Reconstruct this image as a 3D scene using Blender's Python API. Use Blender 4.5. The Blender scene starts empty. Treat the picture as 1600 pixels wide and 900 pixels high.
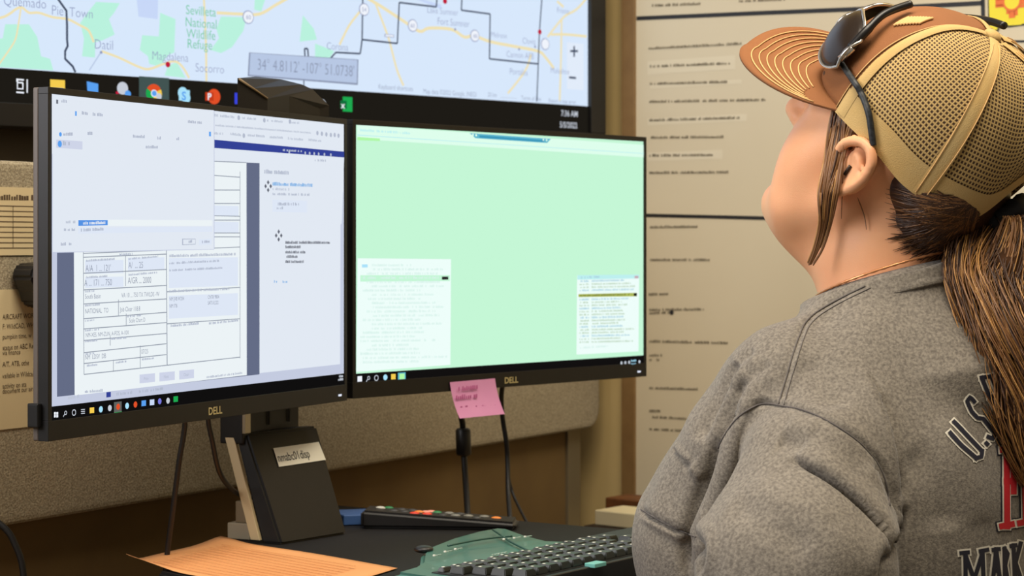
import bpy, bmesh, math, random
import numpy as np
from mathutils import Vector, Matrix
from mathutils.bvhtree import BVHTree

random.seed(7)
rng = np.random.default_rng(7)
scene = bpy.context.scene
COL = scene.collection

# ---------------------------------------------------------------- camera, world, lights, exposure
ZC = 1.17                     # eye height of the camera
FPX = 3200.0                  # focal length in pixels of the 1600 px wide frame
CX, CY = 800.0, 380.0         # optical axis in the frame (level camera with lens shift)
cam_data = bpy.data.cameras.new('camera')
cam = bpy.data.objects.new('camera', cam_data); COL.objects.link(cam)
cam.location = (0, 0, ZC); cam.rotation_euler = (math.pi/2, 0, 0)
cam_data.sensor_width = 36.0
cam_data.lens = 36.0*FPX/1600.0
cam_data.shift_y = (CY-450.0)/1600.0
cam_data.clip_start = 0.05
cam_data.dof.use_dof = True
cam_data.dof.focus_distance = 1.92
cam_data.dof.aperture_fstop = 13.0
scene.camera = cam

world = bpy.data.worlds.new('world'); scene.world = world
world.use_nodes = True
world.node_tree.nodes['Background'].inputs['Color'].default_value = (1.0, 0.89, 0.74, 1)
world.node_tree.nodes['Background'].inputs['Strength'].default_value = 0.19

def area_light(name, loc, target, size, energy, color):
    d = bpy.data.lights.new(name, 'AREA'); d.shape = 'RECTANGLE'
    d.size, d.size_y = size; d.energy = energy; d.color = color
    o = bpy.data.objects.new(name, d); COL.objects.link(o)
    o.location = loc
    o.rotation_euler = (Vector(target)-Vector(loc)).to_track_quat('-Z', 'Y').to_euler()
    return o
area_light('ceiling_light', (0.15, 1.25, 2.75), (0.35, 1.7, 0.9), (1.2, 0.9), 47, (1.0, 0.89, 0.73))
area_light('ceiling_light', (1.3, 2.4, 2.75), (1.0, 2.7, 0.6), (1.2, 0.6), 28, (1.0, 0.90, 0.75))
area_light('window_light', (-1.3, 1.2, 1.75), (0.35, 1.9, 1.15), (0.8, 0.9), 22, (0.97, 0.96, 1.0))

scene.view_settings.view_transform = 'Standard'
scene.view_settings.look = 'None'
scene.view_settings.gamma = 1.0
scene.view_settings.use_curve_mapping = False
scene.view_settings.exposure = 0.0

# ---------------------------------------------------------------- helpers
def lin(c):
    return tuple(((v/255.0)/12.92 if v/255.0 <= 0.04045 else ((v/255.0+0.055)/1.055)**2.4) for v in c)

def P(px, py, d):
    """point seen at a pixel, d metres in front of the camera plane"""
    return Vector(((px-CX)/FPX*d, d, ZC-(py-CY)/FPX*d))

def PZ(px, py, z):
    """point seen at a pixel on the horizontal plane z"""
    d = (ZC-z)*FPX/(py-CY)
    return P(px, py, d)

MATS = {}
def mat(name, rgb, rough=0.6, metal=0.0, noise=None, bump=0.0, bscale=200, spec=0.5, coat=0.0, sheen=0.0, sss=0.0):
    """procedural principled material; noise = (scale, rgb2, sharpness)"""
    if name in MATS: return MATS[name]
    m = bpy.data.materials.new(name); m.use_nodes = True
    nt = m.node_tree; b = nt.nodes['Principled BSDF']
    b.inputs['Base Color'].default_value = (*lin(rgb), 1)
    b.inputs['Roughness'].default_value = rough
    b.inputs['Metallic'].default_value = metal
    b.inputs['Specular IOR Level'].default_value = spec
    b.inputs['Coat Weight'].default_value = coat
    b.inputs['Sheen Weight'].default_value = sheen
    if sss:
        b.inputs['Subsurface Weight'].default_value = sss
        b.inputs['Subsurface Radius'].default_value = (0.010, 0.004, 0.002)
    tc = nt.nodes.new('ShaderNodeTexCoord')
    if noise:
        n = nt.nodes.new('ShaderNodeTexNoise'); n.inputs['Scale'].default_value = noise[0]
        n.inputs['Detail'].default_value = 4
        nt.links.new(tc.outputs['Object'], n.inputs['Vector'])
        r = nt.nodes.new('ShaderNodeValToRGB')
        s = noise[2] if len(noise) > 2 else 0.2
        r.color_ramp.elements[0].position = 0.5-s; r.color_ramp.elements[1].position = 0.5+s
        r.color_ramp.elements[0].color = (*lin(rgb), 1); r.color_ramp.elements[1].color = (*lin(noise[1]), 1)
        nt.links.new(n.outputs['Fac'], r.inputs['Fac'])
        nt.links.new(r.outputs['Color'], b.inputs['Base Color'])
    if bump:
        n2 = nt.nodes.new('ShaderNodeTexNoise'); n2.inputs['Scale'].default_value = bscale
        nt.links.new(tc.outputs['Object'], n2.inputs['Vector'])
        bp = nt.nodes.new('ShaderNodeBump'); bp.inputs['Strength'].default_value = bump
        bp.inputs['Distance'].default_value = 0.002
        nt.links.new(n2.outputs['Fac'], bp.inputs['Height'])
        nt.links.new(bp.outputs['Normal'], b.inputs['Normal'])
    MATS[name] = m
    return m

def glow(name, rgb, strength=1.0):
    """a lit display colour"""
    if name in MATS: return MATS[name]
    m = bpy.data.materials.new(name); m.use_nodes = True
    nt = m.node_tree; nt.nodes.clear()
    o = nt.nodes.new('ShaderNodeOutputMaterial'); e = nt.nodes.new('ShaderNodeEmission')
    e.inputs['Color'].default_value = (*lin(rgb), 1); e.inputs['Strength'].default_value = strength
    nt.links.new(e.outputs[0], o.inputs[0])
    MATS[name] = m
    return m

class MB:
    """collects shapes into one mesh"""
    def __init__(self):
        self.v = []; self.f = []; self.m = []; self.mats = []; self.smooth = []
    def mi(self, m):
        if m not in self.mats: self.mats.append(m)
        return self.mats.index(m)
    def add(self, verts, faces, m, smooth=False):
        o = len(self.v); k = self.mi(m)
        self.v += [Vector(p) for p in verts]
        for f in faces:
            self.f.append([i+o for i in f]); self.m.append(k); self.smooth.append(smooth)
    def prism(self, poly, h, m, bottom=None):
        """poly: list of 3D points, extruded by the vector h"""
        n = len(poly); h = Vector(h)
        v = [Vector(p) for p in poly]+[Vector(p)+h for p in poly]
        f = [list(range(n))[::-1], list(range(n, 2*n))]
        f += [[i, (i+1) % n, n+(i+1) % n, n+i] for i in range(n)]
        self.add(v, f, m)
    def box(self, o, ux, uy, uz, m, bev=0.0):
        """o = corner, three edge vectors"""
        bm = bmesh.new()
        o, ux, uy, uz = Vector(o), Vector(ux), Vector(uy), Vector(uz)
        vs = [bm.verts.new(o+ux*i+uy*j+uz*k) for i in (0, 1) for j in (0, 1) for k in (0, 1)]
        for q in ((0, 1, 3, 2), (4, 6, 7, 5), (0, 4, 5, 1), (2, 3, 7, 6), (0, 2, 6, 4), (1, 5, 7, 3)):
            bm.faces.new([vs[i] for i in q])
        bmesh.ops.recalc_face_normals(bm, faces=bm.faces)
        if bev: bmesh.ops.bevel(bm, geom=bm.edges[:], offset=bev, segments=3, profile=0.7, affect='EDGES')
        self.bm(bm, m, smooth=False)
    def bm(self, bm, m, smooth=True):
        bm.verts.ensure_lookup_table(); bm.verts.index_update()
        self.add([v.co.copy() for v in bm.verts], [[v.index for v in f.verts] for f in bm.faces], m, smooth)
        bm.free()
    def tube(self, pts, r, m, n=10, caps=True):
        pts = [Vector(p) for p in pts]; k = len(pts)
        rr = r if isinstance(r, (list, tuple)) else [r]*k
        V = []; F = []
        up = Vector((0.13, 0.31, 0.94))
        for i, p in enumerate(pts):
            t = (pts[min(i+1, k-1)]-pts[max(i-1, 0)]).normalized()
            a = t.cross(up)
            if a.length < 1e-4: a = t.cross(Vector((1, 0, 0)))
            a.normalize(); b = t.cross(a).normalized(); up = -b if (-b).dot(up) > 0 else b
            for j in range(n):
                th = 2*math.pi*j/n
                V.append(p+(a*math.cos(th)+b*math.sin(th))*rr[i])
        for i in range(k-1):
            for j in range(n):
                F.append([i*n+j, i*n+(j+1) % n, (i+1)*n+(j+1) % n, (i+1)*n+j])
        if caps:
            F.append(list(range(n))[::-1]); F.append([(k-1)*n+j for j in range(n)])
        self.add(V, F, m, True)
    def ellipsoid(self, c, ax, m, nu=24, nv=14):
        """ax = three semi-axis vectors"""
        c = Vector(c); a, b, d = [Vector(x) for x in ax]
        V = [c+d]; F = []
        for i in range(1, nv):
            ph = math.pi*i/nv
            for j in range(nu):
                th = 2*math.pi*j/nu
                V.append(c+a*(math.sin(ph)*math.cos(th))+b*(math.sin(ph)*math.sin(th))+d*math.cos(ph))
        V.append(c-d)
        for j in range(nu): F.append([0, 1+j, 1+(j+1) % nu])
        for i in range(nv-2):
            for j in range(nu):
                F.append([1+i*nu+j, 1+(i+1)*nu+j, 1+(i+1)*nu+(j+1) % nu, 1+i*nu+(j+1) % nu])
        e = 1+(nv-2)*nu; z = len(V)-1
        for j in range(nu): F.append([e+j, z, e+(j+1) % nu])
        self.add(V, F, m, True)
    def mesh(self, name):
        me = bpy.data.meshes.new(name)
        me.from_pydata([tuple(v) for v in self.v], [], self.f)
        for m in self.mats: me.materials.append(m)
        me.polygons.foreach_set('material_index', self.m)
        me.polygons.foreach_set('use_smooth', self.smooth)
        me.update()
        return me
    def build(self, name, parent=None, loc=None):
        return link(name, self.mesh(name), parent, loc)

def link(name, me, parent=None, loc=None):
    """links a mesh in world coordinates; parent keeps the world place"""
    o = bpy.data.objects.new(name, me); COL.objects.link(o)
    if parent is not None:
        o.parent = parent
        o.matrix_parent_inverse = Matrix.Translation(-world_loc(parent))
    elif loc is not None:
        me.transform(Matrix.Translation(-Vector(loc))); o.location = loc
    return o

def world_loc(o):
    v = Vector(o.location)
    return v
def thing(name, label, cat, loc=(0, 0, 0), group=None):
    o = bpy.data.objects.new(name, None); COL.objects.link(o)
    o.location = loc; o.empty_display_size = 0.05
    o['label'] = label; o['category'] = cat
    if group: o['group'] = group
    return o
def tag(o, label, cat, group=None):
    o['label'] = label; o['category'] = cat
    if group: o['group'] = group
    return o
def struct(o):
    o['kind'] = 'structure'; return o

class Plane:
    """a flat face: origin, right, up and outward normal"""
    def __init__(self, o, u, v=(0, 0, 1)):
        self.o = Vector(o); self.u = Vector(u).normalized(); self.v = Vector(v).normalized()
        self.n = self.u.cross(self.v).normalized()
    def at(self, px, py):
        """where the sight line of a pixel meets the face -> local (a, b)"""
        c = Vector((0, 0, ZC)); r = Vector(((px-CX)/FPX, 1, -(py-CY)/FPX))
        t = (self.o-c).dot(self.n)/r.dot(self.n)
        p = c+r*t-self.o
        return p.dot(self.u), p.dot(self.v)
    def w(self, a, b, h=0.0):
        return self.o+self.u*a+self.v*b+self.n*h
    def wp(self, px, py, h=0.0):
        return self.w(*self.at(px, py), h)
    def poly(self, mb, pts, m, h):
        q = [self.w(*self.at(*p), h) for p in pts]
        mb.add(q, [list(range(len(q)))], m)
    def rect(self, mb, a0, b0, a1, b1, m, h):
        mb.add([self.w(a0, b0, h), self.w(a1, b0, h), self.w(a1, b1, h), self.w(a0, b1, h)], [[0, 1, 2, 3]], m)
    def prect(self, mb, p0, p1, m, h):
        """upright rectangle on the face between two opposite pixel corners"""
        a0, b0 = self.at(*p0); a1, b1 = self.at(*p1)
        self.rect(mb, min(a0, a1), min(b0, b1), max(a0, a1), max(b0, b1), m, h)
    def slab(self, mb, p0, p1, m, h0, h1):
        a0, b0 = self.at(*p0); a1, b1 = self.at(*p1)
        a0, a1 = min(a0, a1), max(a0, a1); b0, b1 = min(b0, b1), max(b0, b1)
        mb.box(self.w(a0, b0, h0), self.u*(a1-a0), self.v*(b1-b0), self.n*(h1-h0), m)
    def line(self, mb, pts, wd, m, h):
        """flat stroke of width wd (metres) through pixel points"""
        q = [Vector(self.at(*p)) for p in pts]
        self.stroke(mb, q, wd, m, h)
    def stroke(self, mb, q, wd, m, h):
        L = []; R = []
        for i, p in enumerate(q):
            t = (q[min(i+1, len(q)-1)]-q[max(i-1, 0)]).normalized(); nn = Vector((-t.y, t.x))*wd/2
            L.append(self.w(p.x+nn.x, p.y+nn.y, h)); R.append(self.w(p.x-nn.x, p.y-nn.y, h))
        k = len(q)
        mb.add(L+R, [[k+i, k+i+1, i+1, i] for i in range(k-1)], m)
    def disc(self, mb, c, r, m, h, n=20):
        a, b = self.at(*c)
        mb.add([self.w(a+r*math.cos(2*math.pi*i/n), b+r*math.sin(2*math.pi*i/n), h) for i in range(n)], [list(range(n))], m)
    def ring(self, mb, c, r, wd, m, h, n=20, t0=0, t1=2*math.pi):
        a, b = self.at(*c)
        self.stroke(mb, [Vector((a+r*math.cos(t0+(t1-t0)*i/n), b+r*math.sin(t0+(t1-t0)*i/n))) for i in range(n+1)], wd, m, h)
    def text(self, mb, p, body, size, m, h, squeeze=1.0, align='LEFT', bold=0.0):
        """text on the face, baseline starting at a pixel; size = cap height in metres"""
        a, b = self.at(*p)
        V, F = text_mesh(body, align, bold)
        s = size/0.69
        mb.add([self.w(a+x*s*squeeze, b+y*s, h) for x, y in V], F, m)
    def scribble(self, mb, p0, p1, hgt, m, h, dens=0.75):
        """a row of unreadable print from one pixel to another"""
        a0, b0 = self.at(*p0); a1, b1 = self.at(*p1)
        n = max(2, int(abs(a1-a0)/(hgt*0.62)))
        for i in range(n):
            if random.random() > dens: continue
            t = i/n
            x = a0+(a1-a0)*t; y = b0+(b1-b0)*t
            w_ = abs(a1-a0)/n*random.uniform(0.55, 0.9)
            g = hgt*random.uniform(0.6, 1.0)
            self.rect(mb, x, y, x+w_, y+g, m, h)

_tc = {}
def text_mesh(body, align='LEFT', bold=0.0):
    k = (body, align, bold)
    if k in _tc: return _tc[k]
    c = bpy.data.curves.new('text', 'FONT'); c.body = body; c.align_x = align; c.offset = bold
    c.resolution_u = 3
    o = bpy.data.objects.new('text', c); COL.objects.link(o)
    bpy.context.view_layer.update()
    me = bpy.data.meshes.new_from_object(o.evaluated_get(bpy.context.evaluated_depsgraph_get()))
    V = [(v.co.x, v.co.y) for v in me.vertices]; F = [list(p.vertices) for p in me.polygons]
    bpy.data.objects.remove(o); bpy.data.curves.remove(c); bpy.data.meshes.remove(me)
    _tc[k] = (V, F)
    return V, F

def spline(pts, n=8):
    """Catmull-Rom through points"""
    pts = [Vector(p) for p in pts]; out = []
    for i in range(len(pts)-1):
        p0 = pts[max(i-1, 0)]; p1 = pts[i]; p2 = pts[i+1]; p3 = pts[min(i+2, len(pts)-1)]
        for k in range(n):
            t = k/n
            out.append(0.5*((2*p1)+(p2-p0)*t+(2*p0-5*p1+4*p2-p3)*t*t+(3*p1-p0-3*p2+p3)*t*t*t))
    out.append(pts[-1])
    return out
# ---------------------------------------------------------------- the setting
Z = Vector((0, 0, 1))
TV_U = Vector((0.727, 0.686, 0)).normalized()
TV_O = Vector((0.1207, 3.30, ZC+0.2207))          # lower right corner of the lit map
TVP = Plane(TV_O, TV_U)
WB_U = Vector((0.77, -0.64, 0)).normalized()
WB_O = P(995, 380, 3.33)
WBP = Plane(WB_O, WB_U)

m_wall_dark = mat('wall_brown', (104, 90, 66), 0.9, noise=(6, (112, 98, 72)))
m_wall_tan = mat('wall_tan', (196, 170, 112), 0.85, noise=(8, (204, 178, 122)))
m_floor = mat('carpet', (92, 88, 80), 0.95, noise=(300, (120, 112, 100)), bump=0.4)
mb = MB(); mb.box((-2.6, -0.6, -0.05), (5.2, 0, 0), (0, 5.2, 0), (0, 0, 0.05), m_floor)
struct(mb.build('floor'))
# wall that carries the television
wo = TVP.w(0, 0, -0.085); wo.z = 0
c0 = WB_O-WB_U*0.145-WBP.n*0.012; c0.z = 0
mb = MB(); mb.box(wo-TV_U*2.4, TV_U*2.395, -TVP.n*0.08, Z*2.8, m_wall_dark)
struct(mb.build('wall_left'))
mb = MB(); mb.box(c0-WB_U*0.1, WB_U*2.3, -WBP.n*0.08, Z*2.8, m_wall_tan)
struct(mb.build('wall_back'))

# ---------------------------------------------------------------- whiteboard on the right hand wall
m_wb = mat('whiteboard_enamel', (206, 192, 162), 0.30, noise=(3, (210, 197, 168)), spec=0.4)
m_frame = mat('board_frame_brown', (134, 104, 62), 0.5, noise=(30, (120, 90, 52)))
m_tape = mat('black_tape', (22, 20, 20), 0.5)
m_ink = mat('board_print', (112, 102, 82), 0.7)
m_marker = mat('marker_ink', (30, 28, 30), 0.6)
m_label = mat('white_label', (214, 202, 174), 0.6)
wb = thing('whiteboard', 'large white board ruled with black tape on the wall behind the woman in the cap', 'whiteboard', tuple(WBP.w(0.4, -0.43)))
a_end, _ = WBP.at(1760, 300)
_, b_bot = WBP.at(995, 773)
b_top = 0.62
mb = MB(); mb.box(WBP.w(0, b_bot, -0.010), WB_U*a_end, Z*(b_top-b_bot), WBP.n*0.012, m_wb)
mb.build('board', wb)
mb = MB()
fw = -WBP.at(974, 380)[0]
mb.box(WBP.w(-fw, b_bot-0.01, -0.010), WB_U*fw, Z*(b_top-b_bot+0.03), WBP.n*0.016, m_frame, 0.002)
mb.box(WBP.w(-fw, b_top, -0.010), WB_U*(a_end+2*fw), Z*0.02, WBP.n*0.016, m_frame, 0.002)
mb.box(WBP.w(a_end, b_bot-0.01, -0.010), WB_U*fw, Z*(b_top-b_bot+0.03), WBP.n*0.016, m_frame, 0.002)
mb.build('frame', wb)
h = 0.0026
for pts, w_ in (([(996, 29), (1180, 21), (1400, 12), (1537, 5)], 0.0065), ([(1010, 336.5), (1120, 339), (1220, 341.5)], 0.0056),
                ([(1220, 341.5), (1420, 346), (1800, 352)], 0.0056),
                ([(1537, -60), (1537, 5), (1538, 65)], 0.0062), ([(1538, 65), (1760, 64)], 0.0032), ([(1538, 65), (1536, 352)], 0.0032),
                ([(1538, 182), (1760, 183)], 0.0030)):
    mb = MB(); WBP.line(mb, pts, w_, m_tape, h); mb.build('tape_line', wb)
rows = [(1015, 78, 1163, 70), (1017, 106, 1142, 101), (1017, 133, 1138, 130), (1016, 161, 1198, 158), (1016, 190, 1157, 186),
        (1016, 217, 1132, 216), (1016, 245, 1116, 244), (1016, 272, 1140, 271),
        (1017, 357, 1092, 356), (1015, 408, 1111, 408), (1015, 462, 1046, 461), (1016, 486, 1102, 485), (1016, 491, 1052, 490),
        (1016, 535, 1139, 538), (1016, 557, 1036, 557), (1016, 564, 1034, 564), (1016, 608, 1092, 610),
        (1016, 644, 1034, 644), (1016, 653, 1075, 656), (1016, 672, 1075, 675), (1018, 11, 1096, 8), (1156, 4, 1228, 1)]
for x0, y0, x1, y1 in rows:
    mb = MB(); WBP.scribble(mb, (x0, y0), (x1, y1), 0.0046, m_ink, h, 0.9); mb.build('printed_line', wb)
mb = MB(); WBP.disc(mb, (1051, 488), 0.004, m_marker, h+0.0004); mb.build('ink_dot', wb)
for x0, y0, x1, y1 in ((1015, 80, 1172, 66), (1017, 139, 1160, 124), (1013, 196, 1168, 178), (1013, 252, 1130, 234), (1013, 96, 1150, 108)):
    mb = MB(); WBP.prect(mb, (x0, y0), (x1, y1), m_label, h-0.0004); mb.build('label_strip', wb)
def hand(strokes, w_=0.0042):
    mb = MB()
    for s in strokes: WBP.line(mb, s, w_, m_marker, h)
    mb.build('handwriting', wb)
hand([[(1570, 88), (1562, 86), (1557, 94), (1561, 101), (1569, 94), (1570, 87), (1571, 101)],
      [(1577, 76), (1576, 90), (1578, 100), (1582, 99)], [(1572, 88), (1594, 84)], [(1586, 76), (1585, 100)],
      [(1612, 76), (1602, 80), (1596, 90), (1598, 99), (1610, 102)]])
hand([[(1566, 117), (1577, 116), (1571, 134)], [(1581, 125), (1589, 124)], [(1593, 113), (1602, 112), (1597, 121), (1604, 126), (1600, 134), (1592, 133)]])
hand([[(1577, 144), (1575, 166)], [(1576, 158), (1582, 153), (1584, 165)], [(1588, 154), (1588, 163), (1594, 163), (1595, 154), (1596, 165)]])
hand([[(1586, 240), (1588, 241)], [(1600, 226), (1592, 228), (1600, 236), (1592, 242), (1600, 243), (1604, 235), (1598, 228)]])
mb = MB()
m_yel = mat('sign_yellow', (232, 214, 40), 0.5); m_red = mat('sign_orange', (226, 110, 40), 0.5)
m_edge = mat('sign_edge', (70, 66, 40), 0.6)
out = [(1546, -30), (1660, -34), (1660, 36), (1600, 37), (1596, 39), (1577, 40), (1576, 38), (1562, 40), (1559, 47), (1548, 48)]
WBP.poly(mb, [(1544, -32), (1663, -36), (1663, 39), (1600, 40), (1578, 43), (1564, 43), (1561, 50), (1546, 51)], m_edge, h+0.0003)
WBP.poly(mb, out, m_yel, h+0.0006)
for p0, p1 in (((1578, -4), (1588, 28)), ((1557, 0), (1612, 6)), ((1586, -10), (1592, 24)), ((1574, -6), (1580, 22)), ((1557, -8), (1612, -3)), ((1557, 8), (1575, 11)), ((1592, 8), (1612, 11))):
    WBP.prect(mb, p0, p1, m_red, h+0.0009)
WBP.disc(mb, (1583, 2), 0.013, m_yel, h+0.0012); WBP.ring(mb, (1583, 2), 0.013, 0.003, m_red, h+0.0015)
tag(mb.build('state_shaped_sign'), 'yellow state-shaped magnet with an orange sun emblem at the upper right of the white board', 'sign')

# brown ledge and cream binder in the corner below the board
m_wood = mat('dark_wood', (112, 66, 28), 0.5, noise=(40, (88, 50, 20)))
m_cream = mat('cream_card', (226, 212, 170), 0.7)
m_dark = mat('dark_wood_edge', (40, 26, 18), 0.5)
m_desk = mat('desk_laminate', (120, 96, 62), 0.5, noise=(20, (112, 88, 56)))
q0 = P(929, 820, 3.02); IN = -WBP.n
mb = MB(); mb.box(q0, WB_U*0.21, IN*0.07, Z*0.022, m_cream, 0.003)
binder = tag(mb.build('cream_binder'), 'cream coloured flat binder lying in front of the brown wooden shelf', 'binder')
zt = q0.z-0.0006
p0 = P(945, 777, 3.135); sh_ = p0.z-0.03-zt
mb = MB(); mb.box(Vector((p0.x, p0.y, p0.z-0.03)), WB_U*0.19, IN*0.06, Z*0.03, m_wood, 0.004)
for k in (0.0, 0.178): mb.box(Vector((p0.x, p0.y, zt+0.0002))+WB_U*k, WB_U*0.012, IN*0.06, Z*(sh_+0.004), m_wood, 0.001)
ledge = tag(mb.build('wooden_shelf'), 'small dark brown wooden letter shelf in the corner below the white board', 'shelf')
mb = MB(); t0_ = Vector((q0.x, q0.y, zt-0.03))-WB_U*0.012-IN*0.012
mb.box(t0_, WB_U*0.75, IN*0.22, Z*0.03, m_dark, 0.003)
for a in (0.015, 0.70):
    for b in (0.015, 0.17):
        mb.box(Vector((t0_.x, t0_.y, 0))+WB_U*a+IN*b, WB_U*0.035, IN*0.035, Z*(zt-0.029), m_dark)
tag(mb.build('side_table'), 'dark side table under the cream binder in the corner', 'table')

# ---------------------------------------------------------------- partition with the fabric tack panel
E1 = Vector((0.5, 0.866, 0)); E2 = Vector((0.866, -0.5, 0))
PN_O = P(0, 380, 2.16)
PNP = Plane(PN_O, E1)
m_fab = mat('panel_fabric', (168, 156, 130), 0.95, noise=(420, (132, 120, 97), 0.12), bump=0.5, bscale=500)
m_part = mat('partition_brown', (112, 88, 46), 0.85, noise=(12, (104, 80, 42)))
m_metal = mat('brushed_metal', (150, 140, 116), 0.4, 0.7)
_, pb = PNP.at(0, 824); a1, _ = PNP.at(938, 600); _, pt = PNP.at(0, 250)
a0 = -0.5
part_ = thing('cubicle_partition', 'cubicle partition with brown lower wall and grey fabric tack panel behind the monitors', 'partition', tuple(PNP.w(0.6, -ZC)))
mb = MB(); mb.box(PNP.w(a0, -ZC, -0.075), E1*(a1-a0-0.02), Z*(ZC+pt-0.01), PNP.n*0.05, m_part, 0.003)
mb.build('lower_wall', part_)
# rounded fabric panel
r_ = 0.035; pts = []
for cx_, cy_, t0 in ((a1-r_, pb+r_, -90), (a1-r_, pt-r_, 0), (a0+r_, pt-r_, 90), (a0+r_, pb+r_, 180)):
    for k in range(7):
        t = math.radians(t0+15*k); pts.append((cx_+r_*math.cos(t), cy_+r_*math.sin(t)))
bm = bmesh.new()
vs = [bm.verts.new(PNP.w(a, b, -0.022)) for a, b in pts]
f = bm.faces.new(vs)
ex = bmesh.ops.extrude_face_region(bm, geom=[f])
tv = [g for g in ex['geom'] if isinstance(g, bmesh.types.BMVert)]
bmesh.ops.translate(bm, verts=tv, vec=PNP.n*0.022)
bmesh.ops.recalc_face_normals(bm, faces=bm.faces)
top = [g for g in ex['geom'] if isinstance(g, bmesh.types.BMFace)][0]
bmesh.ops.bevel(bm, geom=list(top.edges), offset=0.008, segments=3, affect='EDGES', profile=0.6)
mb = MB(); mb.bm(bm, m_fab, False); mb.build('tack_panel', part_)
mb = MB()
ap, _ = PNP.at(905, 760); ap2, _ = PNP.at(924, 760)
mb.box(PNP.w(ap, -ZC, -0.026), E1*(ap2-ap), Z*(ZC+pb+0.03), PNP.n*0.006, m_metal, 0.001)
mb.build('metal_post', part_)

# papers pinned to the fabric panel and the black clip that holds them
m_paper = mat('pinned_paper', (206, 186, 144), 0.85, noise=(5, (212, 194, 152)))
m_print = mat('paper_print', (84, 66, 46), 0.8)
m_black = mat('black_plastic', (20, 19, 19), 0.42, noise=(60, (26, 24, 23)))
mb = MB(); PNP.slab(mb, (-120, 288), (150, 398), m_paper, 0.0006, 0.0014)
PNP.scribble(mb, (-100, 311), (70, 313), 0.006, m_print, 0.0018, 0.9)
_, bt = PNP.at(0, 322); _, bb = PNP.at(0, 388)
for k in range(9):
    b = bt+(bb-bt)*k/8
    PNP.rect(mb, PNP.at(-120, 330)[0], b, PNP.at(95, 330)[0], b+0.0008, m_print, 0.0018)
for x in (-70, 18):
    PNP.rect(mb, PNP.at(x, 330)[0], bb, PNP.at(x, 330)[0]+0.0008, bt, m_print, 0.0018)
tag(mb.build('schedule_sheet'), 'pinned paper sheet with a printed table, upper of two left of the left monitor', 'paper')
mb = MB(); PNP.slab(mb, (-120, 456), (150, 655), m_paper, 0.0006, 0.0014)
aP, _ = PNP.at(-64, 500)
for i, (y, t) in enumerate(((499, 'AIRCRAFT WORK'), (514, 'F: WildCAD, WHE'), (530, 'pumpkin time, w'), (547, 'status on ABC Res'), (555, 'via finance'), (573, 'A/T, ATB, othe'), (591, 'vailable in Wildcad'), (607, 'activity on sta'), (615, 'document our airc'))):
    PNP.text(mb, (2, y), t, 0.0052, m_print, 0.0018, 0.85)
tag(mb.build('notice_sheet'), 'pinned paper sheet with printed lines of text, lower of two left of the left monitor', 'paper')
bm = bmesh.new()
cp = [(16, 418), (22, 412), (60, 408), (90, 410), (90, 478), (40, 481), (28, 474), (22, 452), (13, 434)]
vs = [bm.verts.new(PNP.wp(x, y, 0.003)) for x, y in cp]
f = bm.faces.new(vs); ex = bmesh.ops.extrude_face_region(bm, geom=[f])
bmesh.ops.translate(bm, verts=[g for g in ex['geom'] if isinstance(g, bmesh.types.BMVert)], vec=PNP.n*0.03)
bmesh.ops.recalc_face_normals(bm, faces=bm.faces)
bmesh.ops.bevel(bm, geom=bm.edges[:], offset=0.003, segments=2, affect='EDGES')
mb = MB(); mb.bm(bm, m_black, False)
clip = mb.build('black_hook'); tag(clip, 'black plastic panel hook between the two pinned paper sheets', 'hook')
# ---------------------------------------------------------------- television
g_map = glow('lit_map', (216, 232, 252)); g_green = glow('lit_map_green', (186, 242, 222)); g_road = glow('lit_road', (240, 226, 180))
g_dark = glow('lit_line', (72, 82, 104)); g_name = glow('lit_name', (146, 156, 192)); g_namg = glow('lit_name_green', (126, 204, 172))
g_red = glow('lit_red', (190, 30, 60)); g_box = glow('lit_box', (184, 200, 228)); g_white = glow('lit_white', (240, 244, 252))
g_bar = glow('lit_taskbar', (30, 27, 22)); g_barhi = glow('lit_taskbar_open', (66, 84, 82)); g_txt = glow('lit_box_text', (140, 150, 176))
g_yel = glow('lit_yellow', (246, 205, 80)); g_blue = glow('lit_blue', (90, 160, 240)); g_blue2 = glow('lit_deep_blue', (60, 70, 220))
g_or = glow('lit_orange', (226, 80, 40)); g_sky = glow('lit_skyblue', (170, 226, 250)); g_gr = glow('lit_green', (30, 170, 80)); g_grey = glow('lit_grey', (200, 206, 216))
g_foot = glow('lit_foot', (160, 172, 196))
g_pale = glow('lit_pale', (226, 236, 250)); g_lav = glow('lit_lavender', (200, 216, 248))
m_tvb = mat('tv_bezel', (17, 15, 13), 0.35)
tvw, tvh = 1.43, 0.805
tv = thing('television', 'large wall mounted television showing a road map above the two monitors', 'television', tuple(TVP.w(-tvw/2, -0.08)))
bar = 0.0435
mb = MB()
# body: bezel with the display recess
mb.box(TVP.w(-tvw-0.03, -bar-0.030, -0.05), TV_U*(tvw+0.03+0.036), Z*(tvh+0.06), TVP.n*0.047, m_tvb, 0.004)
mb.build('casing', tv)
mb = MB()
for a0_, a1_, b0_, b1_ in ((-tvw-0.03, 0.036, -bar-0.030, -bar), (-tvw-0.03, 0.036, -bar+tvh, -bar+tvh+0.03), (-tvw-0.03, -tvw, -bar, -bar+tvh), (0.002, 0.036, -bar, -bar+tvh)):
    mb.box(TVP.w(a0_, b0_, -0.004), TV_U*(a1_-a0_), Z*(b1_-b0_), TVP.n*0.012, m_tvb, 0.0015)
mb.build('bezel', tv)
mb = MB(); mb.box(TVP.w(-0.9, 0.15, -0.0845), TV_U*0.4, Z*0.3, TVP.n*0.036, m_tvb)
mb.build('wall_bracket', tv)
mb = MB(); T = TVP
T.rect(mb, -tvw, 0, 0.002, tvh-bar, g_map, 0.0)
T.rect(mb, -tvw, -bar, 0.002, 0, g_bar, 0.0)
k1, k2, k3, k4 = 0.0004, 0.0008, 0.0012, 0.0016
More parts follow.
